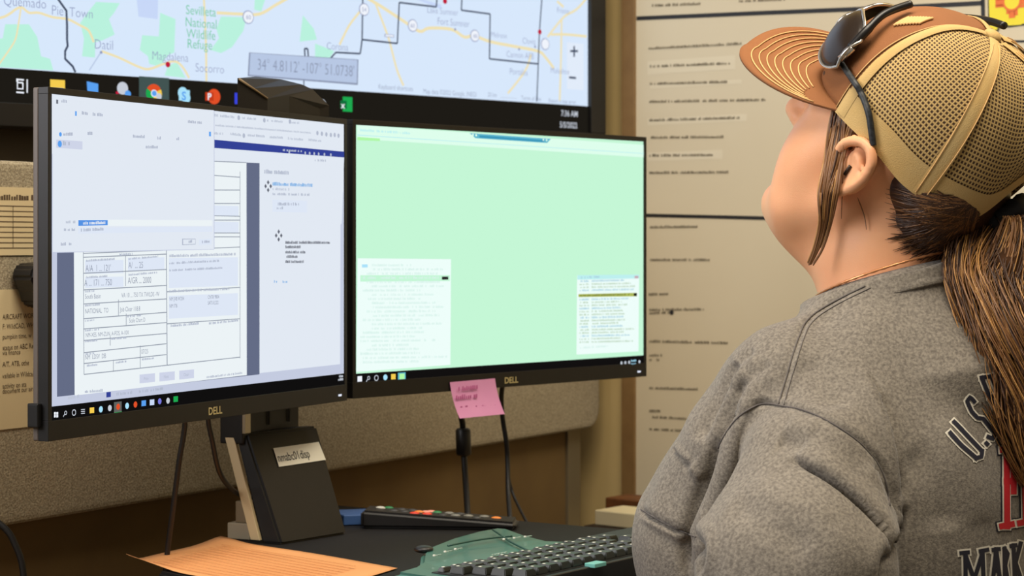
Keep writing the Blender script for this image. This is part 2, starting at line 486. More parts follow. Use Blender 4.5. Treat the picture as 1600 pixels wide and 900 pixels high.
for pts in ([(8, 38), (45, 38), (58, 58), (64, 88), (78, 92), (83, 110), (0, 105), (-40, 104), (-30, 62), (4, 60)],
            [(150, 3), (187, 5), (178, 20), (170, 30), (179, 54), (160, 63), (149, 66), (148, 90), (128, 88), (131, 60), (125, 36), (135, 22)],
            [(250, 20), (274, 30), (272, 82), (262, 86), (250, 104), (233, 100), (231, 88), (218, 78), (222, 55), (248, 57)],
            [(257, 118), (262, 103), (276, 97), (290, 122)],
            [(345, 26), (385, 27), (380, 48), (362, 74), (345, 83), (329, 78), (342, 60), (338, 45)],
            [(398, -4), (415, -4), (408, 18), (397, 15)], [(473, 24), (490, 45), (495, 62), (468, 65), (470, 48)], [(492, 68), (522, 80), (514, 92), (492, 91)]):
    T.poly(mb, pts, g_green, k1)
T.poly(mb, [(213, -5), (247, -5), (246, 30), (216, 26)], g_lav, k1)
T.poly(mb, [(640, -5), (648, -5), (690, 8), (688, 14)], g_lav, k1)
def road(pts, w_=0.0036, m_=g_road): T.line(mb, [(p.x, p.y) for p in spline([Vector((x, y, 0)) for x, y in pts], 4)], w_, m_, k2)
road([(-40, 36), (0, 28), (14, 22), (25, 14), (34, 12), (45, 20), (60, 20), (82, 27), (105, 30), (125, 40), (138, 48), (146, 66)], 0.0032)
road([(158, 80), (185, 90), (215, 104), (232, 108), (255, 100), (273, 96), (285, 105), (295, 122)], 0.0032)
road([(32, 14), (28, 40), (24, 60), (16, 75), (-6, 106)], 0.0022); road([(157, 82), (139, 110)], 0.0016, g_box)
road([(338, 20), (375, 22), (405, 22), (430, 8), (455, -6)], 0.0042); road([(318, -4), (321, 60), (322, 127)], 0.0032)
road([(560, -10), (590, 7), (630, 33), (655, 49), (670, 44), (705, 46), (725, 58), (740, 56), (765, 65), (800, 72), (840, 80), (852, 90), (865, 107)], 0.0048)
road([(586, 5), (605, 55), (612, 80), (620, 110), (630, 134)], 0.0036); road([(562, 18), (545, 40), (530, 70)], 0.0036)
road([(855, 58), (880, 27), (900, 15), (917, -4)], 0.0036); road([(860, 54), (885, 54), (916, 57)], 0.004); road([(877, 30), (876, 90), (874, 158)], 0.0036)
road([(829, 85), (823, 105), (810, 125), (793, 146)], 0.0036); road([(870, 2), (880, 11)], 0.004)
def border(pts, w_=0.0026): T.line(mb, pts, w_, g_dark, k3)
border([(88, -4), (103, 17), (104, 40), (104, 62), (105, 72), (101, 80), (101, 92), (113, 104), (117, 113)], 0.0032)
border([(566, -4), (565, 62), (562, 84)]); border([(565, 62), (620, 68)]); border([(620, 68), (623, 4)]); border([(623, 4), (681, 11)]); border([(681, 11), (682, -4)])
border([(721, -4), (720, 16)]); border([(720, 16), (765, 22)]); border([(765, 22), (764, 92)]); border([(764, 92), (840, 100)]); border([(846, -4), (842, 50), (838, 159)], 0.0024)
border([(562, 84), (524, 82), (515, 92)]); border([(476, 92), (475, 76)]); border([(475, 76), (480, 76)]); border([(480, 76), (481, 90)]); border([(481, 90), (492, 92)]); border([(474, 88), (474, 137)], 0.002)
for x, y in ((387, 27), (568, 15), (644, 40), (741, 56), (851, 69)):
    T.disc(mb, (x, y), 0.0095, g_name, k3); T.disc(mb, (x, y), 0.0082, g_white, k4)
for (x, y), t in (((383, 30), '60'), ((564, 18), '54'), ((640, 43), '60'), ((738, 59), '60')): T.text(mb, (x, y), t, 0.006, g_name, k4+k1)
T.prect(mb, (600, 53), (615, 59), g_name, k3); T.prect(mb, (601, 54), (614, 58), g_white, k4)
for x, y, t, s in ((4, 8, 'Quemado', .0125), (79, 23, 'Pie', .0125), (107, 26, 'Town', .0125), (146, 76, 'Datil', .0125), (236, 93, 'Magdalena', .0115), (304, 112, 'Socorro', .0118),
                   (509, 77, 'Corona', .0105), (666, 20, 'Lake Sumner', .0098), (682, 38, 'Fort Sumner', .0105), (766, 58, 'Melrose', .0085), (815, 68, 'Clovis', .0095), (790, 89, 'Cannon AFB', .0095), (795, 116, 'Portales', .0098), (869, 20, 'Friona', .009), (859, 114, 'Muleshoe', .009)):
    T.text(mb, (x, y), t, s, g_name, k4, 0.84, bold=-0.012)
for x, y, t in ((289, 22, 'Sevilleta'), (288, 41, 'National'), (290, 59, 'Wildlife'), (291, 75, 'Refuge')): T.text(mb, (x, y), t, .0125, g_namg, k4, 0.84)
for x, y, r in ((261, 101, .0038), (694, 2, .0042), (842, 50, .0040)): T.disc(mb, (x, y), r, g_red, k4+k1)
for x, y in ((157, 82), (835, 73), (710, 46), (810, 77)): T.disc(mb, (x, y), .002, g_name, k4)
T.poly(mb, [(388, 82), (559, 93), (558, 133), (386, 119)], g_txt, k4); T.poly(mb, [(390, 83), (557, 94), (556, 130), (388, 117)], g_box, k4+k1)
T.text(mb, (400, 109), "34\u00b0 4.8112' -107\u00b0 51.0738'", .0155, g_txt, k4+k2, 0.72, bold=-0.008)
T.prect(mb, (885, 66), (911, 141), g_pale, k3)
for q in ([(890, 80), (902, 80)], [(896, 72), (896, 89)], [(888, 121), (899, 122)]): T.line(mb, q, .0034, g_dark, k4)
for x, y, t, s in ((590, 139, 'Keyboard shortcuts', .0072), (660, 146, 'Map data \u00a92022 Google, INEGI', .0072), (761, 151, '20 km', .0066), (813, 156, 'Terms of Use', .0068), (856, 160, 'Report a map error', .0066)): T.text(mb, (x, y), t, s, g_foot, k4, 0.80)
T.prect(mb, (781, 152), (806, 154), g_txt, k4)
mb.build('map_display', tv)
# task bar symbols
mb = MB()
T.prect(mb, (25, 124), (28, 128), g_white, k2); T.ring(mb, (31, 134), .0055, .002, g_white, k2, 4, math.pi/4, math.pi*2.25)
T.line(mb, [(25, 144), (37, 145)], .002, g_white, k2); T.line(mb, [(25, 124), (37, 125)], .002, g_white, k2); T.line(mb, [(42, 124), (42, 145)], .0018, g_white, k2)
mb.build('taskbar_symbol', tv)
mb = MB()
T.prect(mb, (78, 124), (101, 146), g_yel, k2); T.prect(mb, (82, 137), (98, 146), g_blue, k3)
mb.build('taskbar_symbol', tv)
mb = MB()
T.poly(mb, [(135, 127), (153, 131), (153, 146), (136, 142)], g_blue, k2); T.prect(mb, (144, 144), (153, 149), g_blue, k2)
mb.build('taskbar_symbol', tv)
mb = MB()
T.disc(mb, (191, 138), .0085, g_grey, k2); T.line(mb, [(181, 146), (195, 140)], .004, g_red, k1); T.disc(mb, (199, 147), .0048, g_blue, k3)
mb.build('taskbar_symbol', tv)
mb = MB()
T.prect(mb, (217, 119), (264, 160), g_barhi, k1)
n = 24
for s0, s1, m_ in ((30, 150, g_or), (150, 270, g_gr), (270, 390, g_yel)):
    a, b = T.at(240, 146); q = [Vector((a, b))+Vector((math.cos(math.radians(s0+(s1-s0)*i/10)), math.sin(math.radians(s0+(s1-s0)*i/10))))*.0085 for i in range(11)]
    T.stroke(mb, q, .008, m_, k2)
T.disc(mb, (240, 146), .005, g_white, k3); T.disc(mb, (240, 146), .0038, g_blue, k4); T.disc(mb, (247, 151), .0045, g_grey, k4+k1)
mb.build('taskbar_symbol', tv)
mb = MB()
T.disc(mb, (285, 145), .0078, g_sky, k2); T.disc(mb, (290, 153), .0072, g_sky, k2); T.prect(mb, (279, 140), (296, 158), g_sky, k2); T.text(mb, (283, 156), 'S', .011, g_blue, k3, bold=.02)
mb.build('taskbar_symbol', tv)
mb = MB()
T.disc(mb, (334, 151), .0105, g_or, k2); T.prect(mb, (320, 144), (333, 158), glow('lit_dark_orange', (196, 60, 26)), k3); T.text(mb, (323, 156), 'P', .009, g_white, k4, bold=.02)
mb.build('taskbar_symbol', tv)
mb = MB()
T.prect(mb, (366, 145), (375, 163), g_blue2, k2)
mb.build('taskbar_symbol', tv)
mb = MB()
T.disc(mb, (502, 164), .0085, g_grey, k2); T.line(mb, [(493, 155), (500, 162)], .003, g_grey, k2)
mb.build('taskbar_symbol', tv)
mb = MB()
T.prect(mb, (535, 151), (550, 175), g_gr, k2); T.prect(mb, (531, 157), (541, 170), glow('lit_dark_green', (16, 110, 60)), k3); T.text(mb, (532, 169), 'x', .009, g_white, k4, bold=.02)
mb.build('taskbar_symbol', tv)
mb = MB()
T.text(mb, (876, 181), '7:36 AM', .0090, g_grey, k2, 0.85, bold=.015); T.text(mb, (874, 199), '5/5/2022', .0090, g_grey, k2, 0.85, bold=.015)
mb.build('taskbar_clock', tv)


# ---------------------------------------------------------------- the two monitors
m_mon = mat('monitor_black', (14, 13, 12), 0.45, noise=(80, (18, 16, 15)), spec=0.35)
m_side = mat('monitor_side', (84, 74, 66), 0.5)
m_logo = mat('logo_silver', (190, 178, 130), 0.35, 0.4)
SW, SH = 0.527, 0.2965
def monitor(o, u, label, side_m):
    pl = Plane(o, u)
    t = thing('computer_monitor', label, 'monitor', tuple(pl.w(0, -SH/2-0.018)))
    bt, bs, bb = 0.0062, 0.0055, 0.0185
    mb = MB()
    for a0, b0, a1, b1 in ((-SW/2-bs, -SH/2-bb, SW/2+bs, -SH/2), (-SW/2-bs, SH/2, SW/2+bs, SH/2+bt), (-SW/2-bs, -SH/2, -SW/2, SH/2), (SW/2, -SH/2, SW/2+bs, SH/2)):
        mb.box(pl.w(a0, b0, -0.010), pl.u*(a1-a0), Z*(b1-b0), pl.n*0.0112, m_mon, 0.0006)
    mb.build('bezel', t)
    mb = MB()
    mb.box(pl.w(-SW/2-bs, -SH/2-bb, -0.0165), pl.u*(SW+2*bs), Z*(SH+bt+bb), pl.n*0.0065, side_m, 0.0025)
    mb.build('back_shell', t)
    mb = MB(); mb.box(pl.w(-0.17, -0.12, -0.048), pl.u*0.34, Z*0.2, pl.n*0.033, m_mon, 0.012)
    mb.build('back_housing', t)
    mb = MB(); pl.text(mb, (0, 0), 'x', .001, m_logo, -0.005) if False else None
    V, F = text_mesh('DELL', 'CENTER', .02)
    s = 0.0074/0.69
    mb.add([pl.w(x*s*1.05, -SH/2-0.0138+y*s, 0.0016) for x, y in V], F, m_logo); mb.build('maker_logo', t)
    mb = MB(); mb.box(pl.w(SW/2-0.014, -SH/2-0.0125, 0.0008), pl.u*0.006, Z*0.0022, pl.n*0.0012, glow('power_led', (235, 240, 255)))
    mb.build('power_light', t)
    return pl, t
LP, mon_l = monitor((-0.305, 2.096, ZC-0.0128), (0.430, 0.903, 0), 'left black monitor showing a white form page and a file dialog', m_side)
RP, mon_r = monitor((-0.002, 2.552, ZC-0.0120), (0.676, 0.737, 0), 'right black monitor showing a pale green screen with a pink note on its lower edge', m_side)
# small bracket on the outer edge of the left monitor
mb = MB(); mb.box(LP.w(-SW/2-0.0055, -SH/2-0.006, -0.018), -LP.u*0.006, Z*0.022, LP.n*0.012, m_mon, 0.002); mb.build('edge_catch', mon_l)

g_win = glow('page_white', (226, 233, 243)); g_form = glow('form_white', (236, 243, 246)); g_gb = glow('backdrop_slate', (100, 108, 134)); g_lilac = glow('page_lilac', (196, 203, 224))
g_nav = glow('navy_bar', (52, 66, 150)); g_fl = glow('form_line', (150, 158, 172)); g_ft = glow('form_print', (178, 186, 204)); g_ftx = glow('form_text', (146, 154, 172)); g_fd = glow('form_dark', (104, 108, 120)); g_sel = glow('selection_blue', (84, 146, 228))
g_btn = glow('button_lilac', (206, 212, 232)); g_blk = glow('task_black', (16, 15, 15)); g_field = glow('field_tint', (222, 231, 246)); g_link = glow('link_blue', (130, 180, 230))
g_faint = glow('faint_print', (188, 196, 212))
S = LP; mb = MB()
S.rect(mb, -SW/2, -SH/2, SW/2, SH/2, g_win, 0.0)
def q(*pts, m_=None, h_=k1): S.poly(mb, list(pts), m_, h_)
q((79, 240), (536, 300), (536.5, 583), (79, 637), m_=g_lilac)
S.rect(mb, -SW/2, -SH/2, SW/2, -SH/2+0.0128, g_blk, k1*1.5)
q((331, 218), (536.8, 237), (536.8, 246), (331, 231), m_=g_nav, h_=k2)
q((331, 231), (536.8, 246), (533, 350), (331, 350), m_=g_win, h_=k2)
q((88, 240), (404, 255), (404, 585), (88, 620), m_=g_gb, h_=k2)
q((113, 240), (384, 254), (384.5, 586), (115, 618), m_=g_form, h_=k3)
q((404, 254), (531, 262), (530, 569), (404, 583), m_=g_win, h_=k3)
q((383.5, 254), (404, 255), (404, 584), (384, 586), m_=g_gb, h_=k3)
def ln(*pts, w_=.0009, m_=g_fl, h_=k4): S.line(mb, list(pts), w_, m_, h_)
# printed form
ln((128, 396), (373, 386)); ln((373, 268), (373, 560)); ln((373, 558), (129, 585)); ln((128, 394), (129, 585)); ln((258, 390), (259, 571), w_=.0013)
for x0, y0, x1, y1 in ((128, 402, 258, 397), (128, 427, 258, 421), (128, 453, 258, 446), (128, 475, 258, 467), (128, 498, 258, 488), (128, 514, 258, 504), (129, 532, 258, 521), (129, 551, 258, 537), (129, 568, 258, 554),
                      (258, 456, 373, 449), (258, 506, 373, 498), (331, 274, 373, 277), (331, 297, 373, 297), (331, 318, 373, 318), (331, 337, 373, 338), (331, 344, 373, 344), (331, 364, 373, 364), (331, 370, 373, 370), (331, 252, 383, 254)):
    ln((x0, y0), (x1, y1))
for x0, y0, x1, y1 in ((194, 400, 194, 447), (195, 490, 195, 508), (170, 525, 170, 540), (217, 540, 217, 575), (175, 562, 175, 581), (183, 468, 183, 493)):
    ln((x0, y0), (x1, y1))
for a_ in ((131, 428, 191, 406), (198, 423, 255, 402), (131, 450, 191, 432), (262, 450, 370, 402), (262, 498, 370, 458), (333, 337, 371, 322), (333, 363, 371, 347)):
    S.prect(mb, (a_[0], a_[1]), (a_[2], a_[3]), g_field, k3+k1/2)
for x, y, t, s in ((131, 424, "A/A  1 ... 121'", .0060), (198, 419, 'A/  ... 25', .0060), (129, 447, 'A ... 171 ... 750', .0060), (197, 443, 'A/GR ... 2000', .0060), (130, 467, 'South Basin', .0044), (187, 465, 'VA 10 ... 750 TX TWLDS -W', .0044), (130, 490, 'NATIONAL  TO', .0044), (185, 487, 'Job Clear 118.8', .0044), (199, 504, 'Scale Chart D', .0040), (131, 527, 'NM-XES, NM-ZUN, A-FOS, A-10X', .0040), (130, 562, 'NM  LDSV  DB', .0044), (218, 553, '07/25', .0044), (262, 470, 'NM JVB W204', .0036), (322, 467, 'CNTR 9804', .0036), (262, 481, 'NM ITB', .0036), (322, 476, 'SATS 8,222', .0036)):
    S.text(mb, (x, y), t, s, g_ftx, k4+k1, 0.80)
for x0, y0, x1, y1, hh in ((132, 409, 178, 406, .0022), (198, 406, 245, 402, .0022), (132, 435, 165, 433, .0022), (198, 431, 243, 427, .0022), (130, 457, 145, 456, .0022), (130, 479, 155, 477, .0022), (130, 503, 145, 501, .0022), (196, 496, 218, 494, .0022), (130, 518, 152, 516, .0022), (130, 535, 150, 533, .0022), (171, 531, 195, 529, .0022), (131, 555, 145, 553, .0022), (133, 573, 150, 571, .0022), (178, 568, 195, 566, .0022), (219, 563, 238, 561, .0022),
                           (184, 400, 205, 398, .0026), (262, 402, 366, 399, .003), (262, 413, 340, 409, .0024), (262, 424, 345, 420, .0024), (262, 457, 356, 453, .0028), (264, 511, 308, 507, .0026), (324, 507, 370, 502, .0026), (130, 614, 158, 612, .0028), (320, 591, 376, 584, .0024)):
    S.scribble(mb, (x0, y0), (x1, y1), hh, g_ft, k4+k1, 0.9)
for x0, y0, x1, y1, t in ((216, 599, 240, 583, 'Prev'), (247, 596, 271, 580, 'Next'), (278, 593, 301, 577, 'Clear')):
    S.prect(mb, (x0, y0), (x1, y1), g_btn, k4); S.text(mb, (x0+6, y1+11), t, .003, g_ft, k4+k1)
# right mail pane
S.scribble(mb, (411, 271), (450, 273), .0045, g_ft, k4, .95); S.scribble(mb, (424, 290), (487, 292), .004, g_link, k4, .95); S.scribble(mb, (424, 297), (450, 298), .003, g_faint, k4)
S.scribble(mb, (424, 305), (482, 306), .003, g_ft, k4); S.prect(mb, (424, 331), (478, 314), g_field, k4); S.scribble(mb, (430, 321), (470, 321), .0034, g_ft, k4+k1); S.scribble(mb, (430, 327), (440, 327), .003, g_ft, k4+k1)
for i, (y, x1) in enumerate(((381, 514), (388, 468), (396, 477), (403, 463), (411, 473))): S.scribble(mb, (444, y), (x1, y), .0032, g_fd, k4, .95)
S.scribble(mb, (423, 442), (431, 442), .003, g_link, k4); S.scribble(mb, (438, 442), (449, 442), .003, g_link, k4); S.scribble(mb, (490, 252), (510, 253), .003, g_ft, k4)
for x, y in ((416.5, 291), (433, 368)):
    for dx, dy in ((-4, 0), (4, 0), (0, -6), (0, 6)): S.disc(mb, (x+dx, y+dy), .0026, g_fd, k4+k1, 4)
    S.disc(mb, (x, y), .0012, g_form, k4+k2)
# browser bar, tabs
for x0, y0, x1, y1 in ((333, 182, 364, 185), (375, 186, 400, 188), (415, 190, 440, 192), (452, 193, 466, 194), (333, 210, 347, 211), (358, 211, 375, 213), (385, 213, 412, 215), (418, 216, 440, 217), (448, 218, 472, 220), (480, 220, 500, 222)): S.scribble(mb, (x0, y0), (x1, y1), .0028, g_faint, k4, .9)
S.scribble(mb, (333, 197), (484, 209), .0022, g_faint, k4, .9)
for x, y in ((371, 184), (411, 188), (451, 190), (494, 208), (501, 209), (508, 210), (515, 211), (521, 211), (527, 212), (379, 212)): S.disc(mb, (x, y), .0026, g_ft, k4, 8)
for x in (450, 475, 482, 489, 496, 505, 515): S.disc(mb, (x, 229+(x-331)*.07), .0018, g_faint, k4, 8)
S.scribble(mb, (440, 236), (470, 238), .0024, g_faint, k4)
# file dialog in front
q((79, 150.5), (331, 172.4), (331, 389), (79, 394), m_=g_win, h_=k4+k2)
q((79, 394), (331, 389), (331, 390), (79, 395), m_=g_lilac, h_=k4+k3); ln((331, 173), (331, 389), w_=.0012, m_=g_lilac, h_=k4+k3)
q((85, 393), (85, 348), (329, 345), (329, 387), m_=g_field, h_=k4+k3) if False else None
H = k4+k3
q((118, 353), (328, 353), (328, 344), (118, 343), m_=g_form, h_=H); q((118, 353), (164, 352), (164, 344), (118, 344), m_=g_sel, h_=H+k1); q((118, 365), (328, 362), (328, 354), (118, 356), m_=g_field, h_=H)
S.scribble(mb, (121, 351), (160, 350), .003, g_win, H+k2); S.scribble(mb, (120, 362), (158, 360), .003, g_ft, H+k1); S.scribble(mb, (96, 361), (114, 361), .0028, g_ft, H); S.scribble(mb, (99, 349), (114, 349), .0028, g_faint, H)
q((281, 383), (302, 382), (302, 373), (281, 373), m_=g_ft, h_=H); q((282, 382), (301, 381), (301, 374), (282, 374), m_=g_win, h_=H+k1); q((307, 383), (327, 382), (327, 373), (307, 374), m_=g_field, h_=H)
S.scribble(mb, (288, 380), (296, 379), .003, g_ft, H+k2); S.scribble(mb, (311, 380), (323, 379), .003, g_ft, H+k2); S.scribble(mb, (89, 384), (108, 383), .003, g_ft, H)
S.prect(mb, (84, 231), (125, 221), g_btn, H); S.scribble(mb, (94, 227), (105, 227), .004, g_ft, H+k1); S.disc(mb, (89, 225), .003, g_blue, H+k1); S.disc(mb, (90, 210), .002, g_blue, H+k1); S.scribble(mb, (95, 212), (113, 212), .0032, g_ft, H)
for x0, y0, x1, y1 in ((133, 211, 141, 211), (204, 215, 223, 216), (242, 218, 248, 218), (272, 219, 277, 219), (224, 232, 243, 232), (124, 179, 134, 180), (141, 181, 157, 182), (290, 192, 312, 194), (90, 160, 101, 161)): S.scribble(mb, (x0, y0), (x1, y1), .0032, g_ft, H, .95)
S.prect(mb, (113.5, 181), (116, 174), g_blue, H); S.prect(mb, (323, 213), (326, 206), g_blue, H); S.prect(mb, (84, 162), (87, 156), g_fd, H)
# lower status line and task bar symbols
S.scribble(mb, (180, 618), (205, 615), .003, g_ft, k4); S.scribble(mb, (215, 614), (253, 609), .003, g_ft, k4); S.prect(mb, (164, 621), (171, 612), g_nav, k4); S.scribble(mb, (104, 624), (122, 621), .003, g_faint, k4)
ic = [(86, 648, g_white), (100, 646, g_grey), (114, 644.5, g_grey), (128, 643, g_grey), (142, 641, g_yel), (156, 639.5, g_sky), (170, 637.5, g_grey), (183, 635.5, g_or), (197, 634, g_sky), (210, 632, g_or), (223, 630, g_blue), (236, 628.5, g_lav), (248, 627, glow('lit_violet', (120, 120, 220))), (261, 626, g_grey), (273, 623.5, g_gr)]
S.prect(mb, (177, 645), (189, 627), glow('task_open', (96, 100, 96)), k2); S.prect(mb, (177, 645), (189, 643), g_gr, k3)
for i, (x, y, m_) in enumerate(ic):
    if i == 0:
        for dx in (-1.8, 1.8):
            for dy in (-2.2, 2.2): S.prect(mb, (x+dx-1.5, y+dy-1.8), (x+dx+1.5, y+dy+1.8), m_, k3)
    elif i == 1: S.ring(mb, (x+1, y-1), .0016, .0008, m_, k3, 12); S.line(mb, [(x-.5, y+1), (x-3, y+5)], .0008, m_, k3)
    elif i == 2: S.ring(mb, (x, y), .0026, .0009, m_, k3, 14)
    elif i == 3:
        for dy in (-3, 0, 3): S.line(mb, [(x-3, y+dy), (x+3, y+dy-.4)], .0009, m_, k3)
    elif i in (4, 10, 11, 14): S.prect(mb, (x-3.5, y-4), (x+3.5, y+4), m_, k3)
    else: S.disc(mb, (x, y), .0030, m_, k3, 12)
S.scribble(mb, (527, 590), (535, 589), .003, g_grey, k3); S.scribble(mb, (527, 595), (535, 594), .003, g_grey, k3)
mb.build('form_display', mon_l)

r_bg = glow('mint_screen', (197, 247, 214)); r_top = glow('mint_bar', (222, 254, 236)); r_win = glow('mint_window', (238, 254, 250)); r_line = glow('mint_print', (218, 243, 236)); r_tag = glow('mint_tag', (176, 248, 166))
r_teal = glow('teal_tab', (96, 184, 206)); r_teal2 = glow('teal_tab_deep', (60, 150, 186)); r_head = glow('list_head', (190, 240, 240)); r_ol = glow('olive_row', (178, 190, 92)); r_pr = glow('list_print', (190, 214, 190)); r_blk = glow('task_black_r', (18, 16, 16)); r_pb = glow('list_print_blue', (170, 210, 224))
S = RP; mb = MB()
S.rect(mb, -SW/2, -SH/2, SW/2, SH/2, r_bg, 0)
q((557.8, 195), (1006.6, 226.5), (1006.4, 246), (557.5, 217), m_=r_top); q((557.6, 214), (593, 216.5), (593, 220.5), (557.6, 219), m_=r_tag, h_=k2)
S.line(mb, [(558, 211), (1006, 240)], .0009, r_head, k2); S.scribble(mb, (562, 205), (640, 210), .003, r_head, k2)
q((733, 208), (860, 217), (854, 223.5), (742, 216), m_=r_teal, h_=k2); q((748, 211.5), (850, 219), (849, 222), (748, 215), m_=r_teal2, h_=k3)
for x in (738, 743, 848, 853): S.disc(mb, (x, 211+(x-738)*.07), .0016, r_top, k3, 8)
S.rect(mb, -SW/2, -SH/2, SW/2, -SH/2+0.0100, r_blk, k1*1.5)
q((558, 403.5), (704, 405), (703, 570), (556, 581), m_=r_win, h_=k2)
for i in range(24):
    y = 416+i*6.6
    x0 = 562+random.choice((0, 4, 10, 18)); x1 = random.uniform(620, 698)
    S.scribble(mb, (x0, y), (x1, y-(x1-x0)*.02*(i/24)), .0030, r_line, k3, .75)
q((562, 430), (702, 430), (702, 439), (562, 440), m_=r_bg, h_=k2+k1/2)
S.prect(mb, (564, 418), (573, 413), g_sky, k4); S.prect(mb, (689, 437), (699, 432), glow('small_black', (40, 40, 40)), k4)
q((901, 430), (998, 429), (997, 549), (900, 554), m_=r_win, h_=k2); q((901, 430), (998, 429), (998, 435), (901, 437), m_=r_head, h_=k3)
S.scribble(mb, (906, 435), (937, 434), .003, r_pb, k4); S.prect(mb, (990, 435), (996, 431), glow('close_mark', (200, 170, 180)), k4)
for i in range(22):
    y = 441+i*4.75
    if y > 536: break
    m_ = r_pr if i % 3 else r_pb
    if i == 4: continue
    S.scribble(mb, (904, y), (919, y-.5), .0026, m_, k4, .8); S.scribble(mb, (923, y-.6), (random.uniform(965, 992), y-2), .0026, m_, k4, .9)
q((902, 459.5), (993, 457.5), (993, 463), (902, 464), m_=r_ol, h_=k4+k1); S.prect(mb, (988, 462.5), (993, 458), g_blk, k4+k2); S.scribble(mb, (904, 463), (986, 461), .0024, glow('olive_dark', (110, 116, 60)), k4+k2, .8)
S.scribble(mb, (905, 545), (950, 542), .003, r_line, k4)
for i, (x, y, m_) in enumerate(((561, 592, g_white), (574, 591.5, g_grey), (587, 590.5, g_grey), (601, 589.5, g_sky), (613.5, 588.5, g_yel), (627, 588, r_tag))):
    if i in (0, 4): S.prect(mb, (x-3.5, y-4), (x+3.5, y+4), m_, k3)
    elif i == 5: S.prect(mb, (x-6, y-5.5), (x+6, y+7), r_teal, k2); S.prect(mb, (x-4, y-4), (x+4, y+4), r_tag, k3)
    elif i == 1: S.ring(mb, (x+1, y-1), .0018, .0009, m_, k3, 12); S.line(mb, [(x-.5, y+1), (x-3, y+5)], .0009, m_, k3)
    elif i == 2: S.ring(mb, (x, y), .003, .001, m_, k3, 14)
    else: S.disc(mb, (x, y), .0034, m_, k3, 12)
for x, y in ((970, 567), (976, 566.5), (982, 566), (998, 565)): S.disc(mb, (x, y), .0022, g_grey, k3, 8)
S.scribble(mb, (985, 565), (993, 564.5), .0028, g_sky, k3, 1); S.scribble(mb, (985, 570), (993, 569.5), .0028, g_sky, k3, 1)
mb.build('green_display', mon_r)

# pink note
m_pink = mat('pink_note', (200, 132, 174), 0.8, noise=(30, (206, 140, 180)))
mb = MB()
npx, npy = 8, 8; V = []
for j in range(npy+1):
    for i in range(npx+1):
        s, t = i/npx, j/npy
        x = (700.5+(771-700.5)*s)*(1-t)+(706.5+(777-706.5)*s)*t; y = (597+(591-597)*s)*(1-t)+(653+(646-653)*s)*t
        V.append(RP.wp(x, y, 0.0026+0.010*t*t))
mb.add(V, [[j*(npx+1)+i, j*(npx+1)+i+1, (j+1)*(npx+1)+i+1, (j+1)*(npx+1)+i] for j in range(npy) for i in range(npx)], m_pink, True)
m_pen = mat('note_pen', (176, 86, 138), 0.8)
for x0, y0, x1, y1, h_ in ((708, 611, 742, 607, .0032), (706, 624, 740, 621, .0046), (712, 641, 724, 640, .0056), (736, 640, 768, 637, .0058)): RP.scribble(mb, (x0, y0), (x1, y1), .0055, m_pen, h_+.0022, .85)
tag(mb.build('sticky_note'), 'pink sticky note hanging from the lower edge of the right monitor', 'note')
# ---------------------------------------------------------------- platform that carries stand, remote and keyboard
ZP = ZC-0.33
m_plat = mat('platform_black', (20, 18, 18), 0.65, noise=(120, (25, 23, 22)), spec=0.25)
A = PZ(247, 893, ZP); B = PZ(500, 787, ZP); Cc = PZ(999, 829, ZP)
Dd = Cc+E2*0.09; Ee = Dd-E1*0.62
plat = thing('desk_riser', 'black flat desk platform carrying the keyboard, the remote and the monitor stand', 'desk riser', (0, 2.1, ZP))
bm = bmesh.new()
vs = [bm.verts.new(p) for p in (A, Ee, Dd, Cc, B)]
f = bm.faces.new(vs); ex = bmesh.ops.extrude_face_region(bm, geom=[f])
bmesh.ops.translate(bm, verts=[g for g in ex['geom'] if isinstance(g, bmesh.types.BMVert)], vec=(0, 0, -0.022))
bmesh.ops.recalc_face_normals(bm, faces=bm.faces)
bmesh.ops.bevel(bm, geom=bm.edges[:], offset=0.003, segments=2, affect='EDGES')
mb = MB(); mb.bm(bm, m_plat, False); mb.build('top', plat)
cen = (A+B+Cc+Dd+Ee)/5
for p in (A, B, Cc, Dd, Ee):
    k = p+(cen-p)*0.16
    mb = MB(); mb.box((k.x-0.02, k.y-0.02, 0.74), (0.04, 0, 0), (0, 0.04, 0), (0, 0, ZP-0.022-0.74), m_plat, 0.003); mb.build('foot', plat)
# desk under the platform
desk = thing('desk', 'brown laminate desk along the cubicle partition', 'desk', tuple(PNP.w(0.6, -ZC, 0.4)))
mb = MB(); mb.box(PNP.w(a0, 0.74-ZC-0.03, -0.02), E1*(a1-a0-0.40), PNP.n*0.56, Z*0.03, m_desk, 0.004); mb.build('desktop', desk)
for a, b in ((a0+0.05, 0.05), (a0+0.05, 0.46), (a1-0.47, 0.05), (a1-0.47, 0.46)):
    mb = MB(); mb.box(PNP.w(a, -ZC, b), E1*0.05, PNP.n*0.05, Z*0.709, m_metal, 0.002); mb.build('leg', desk)

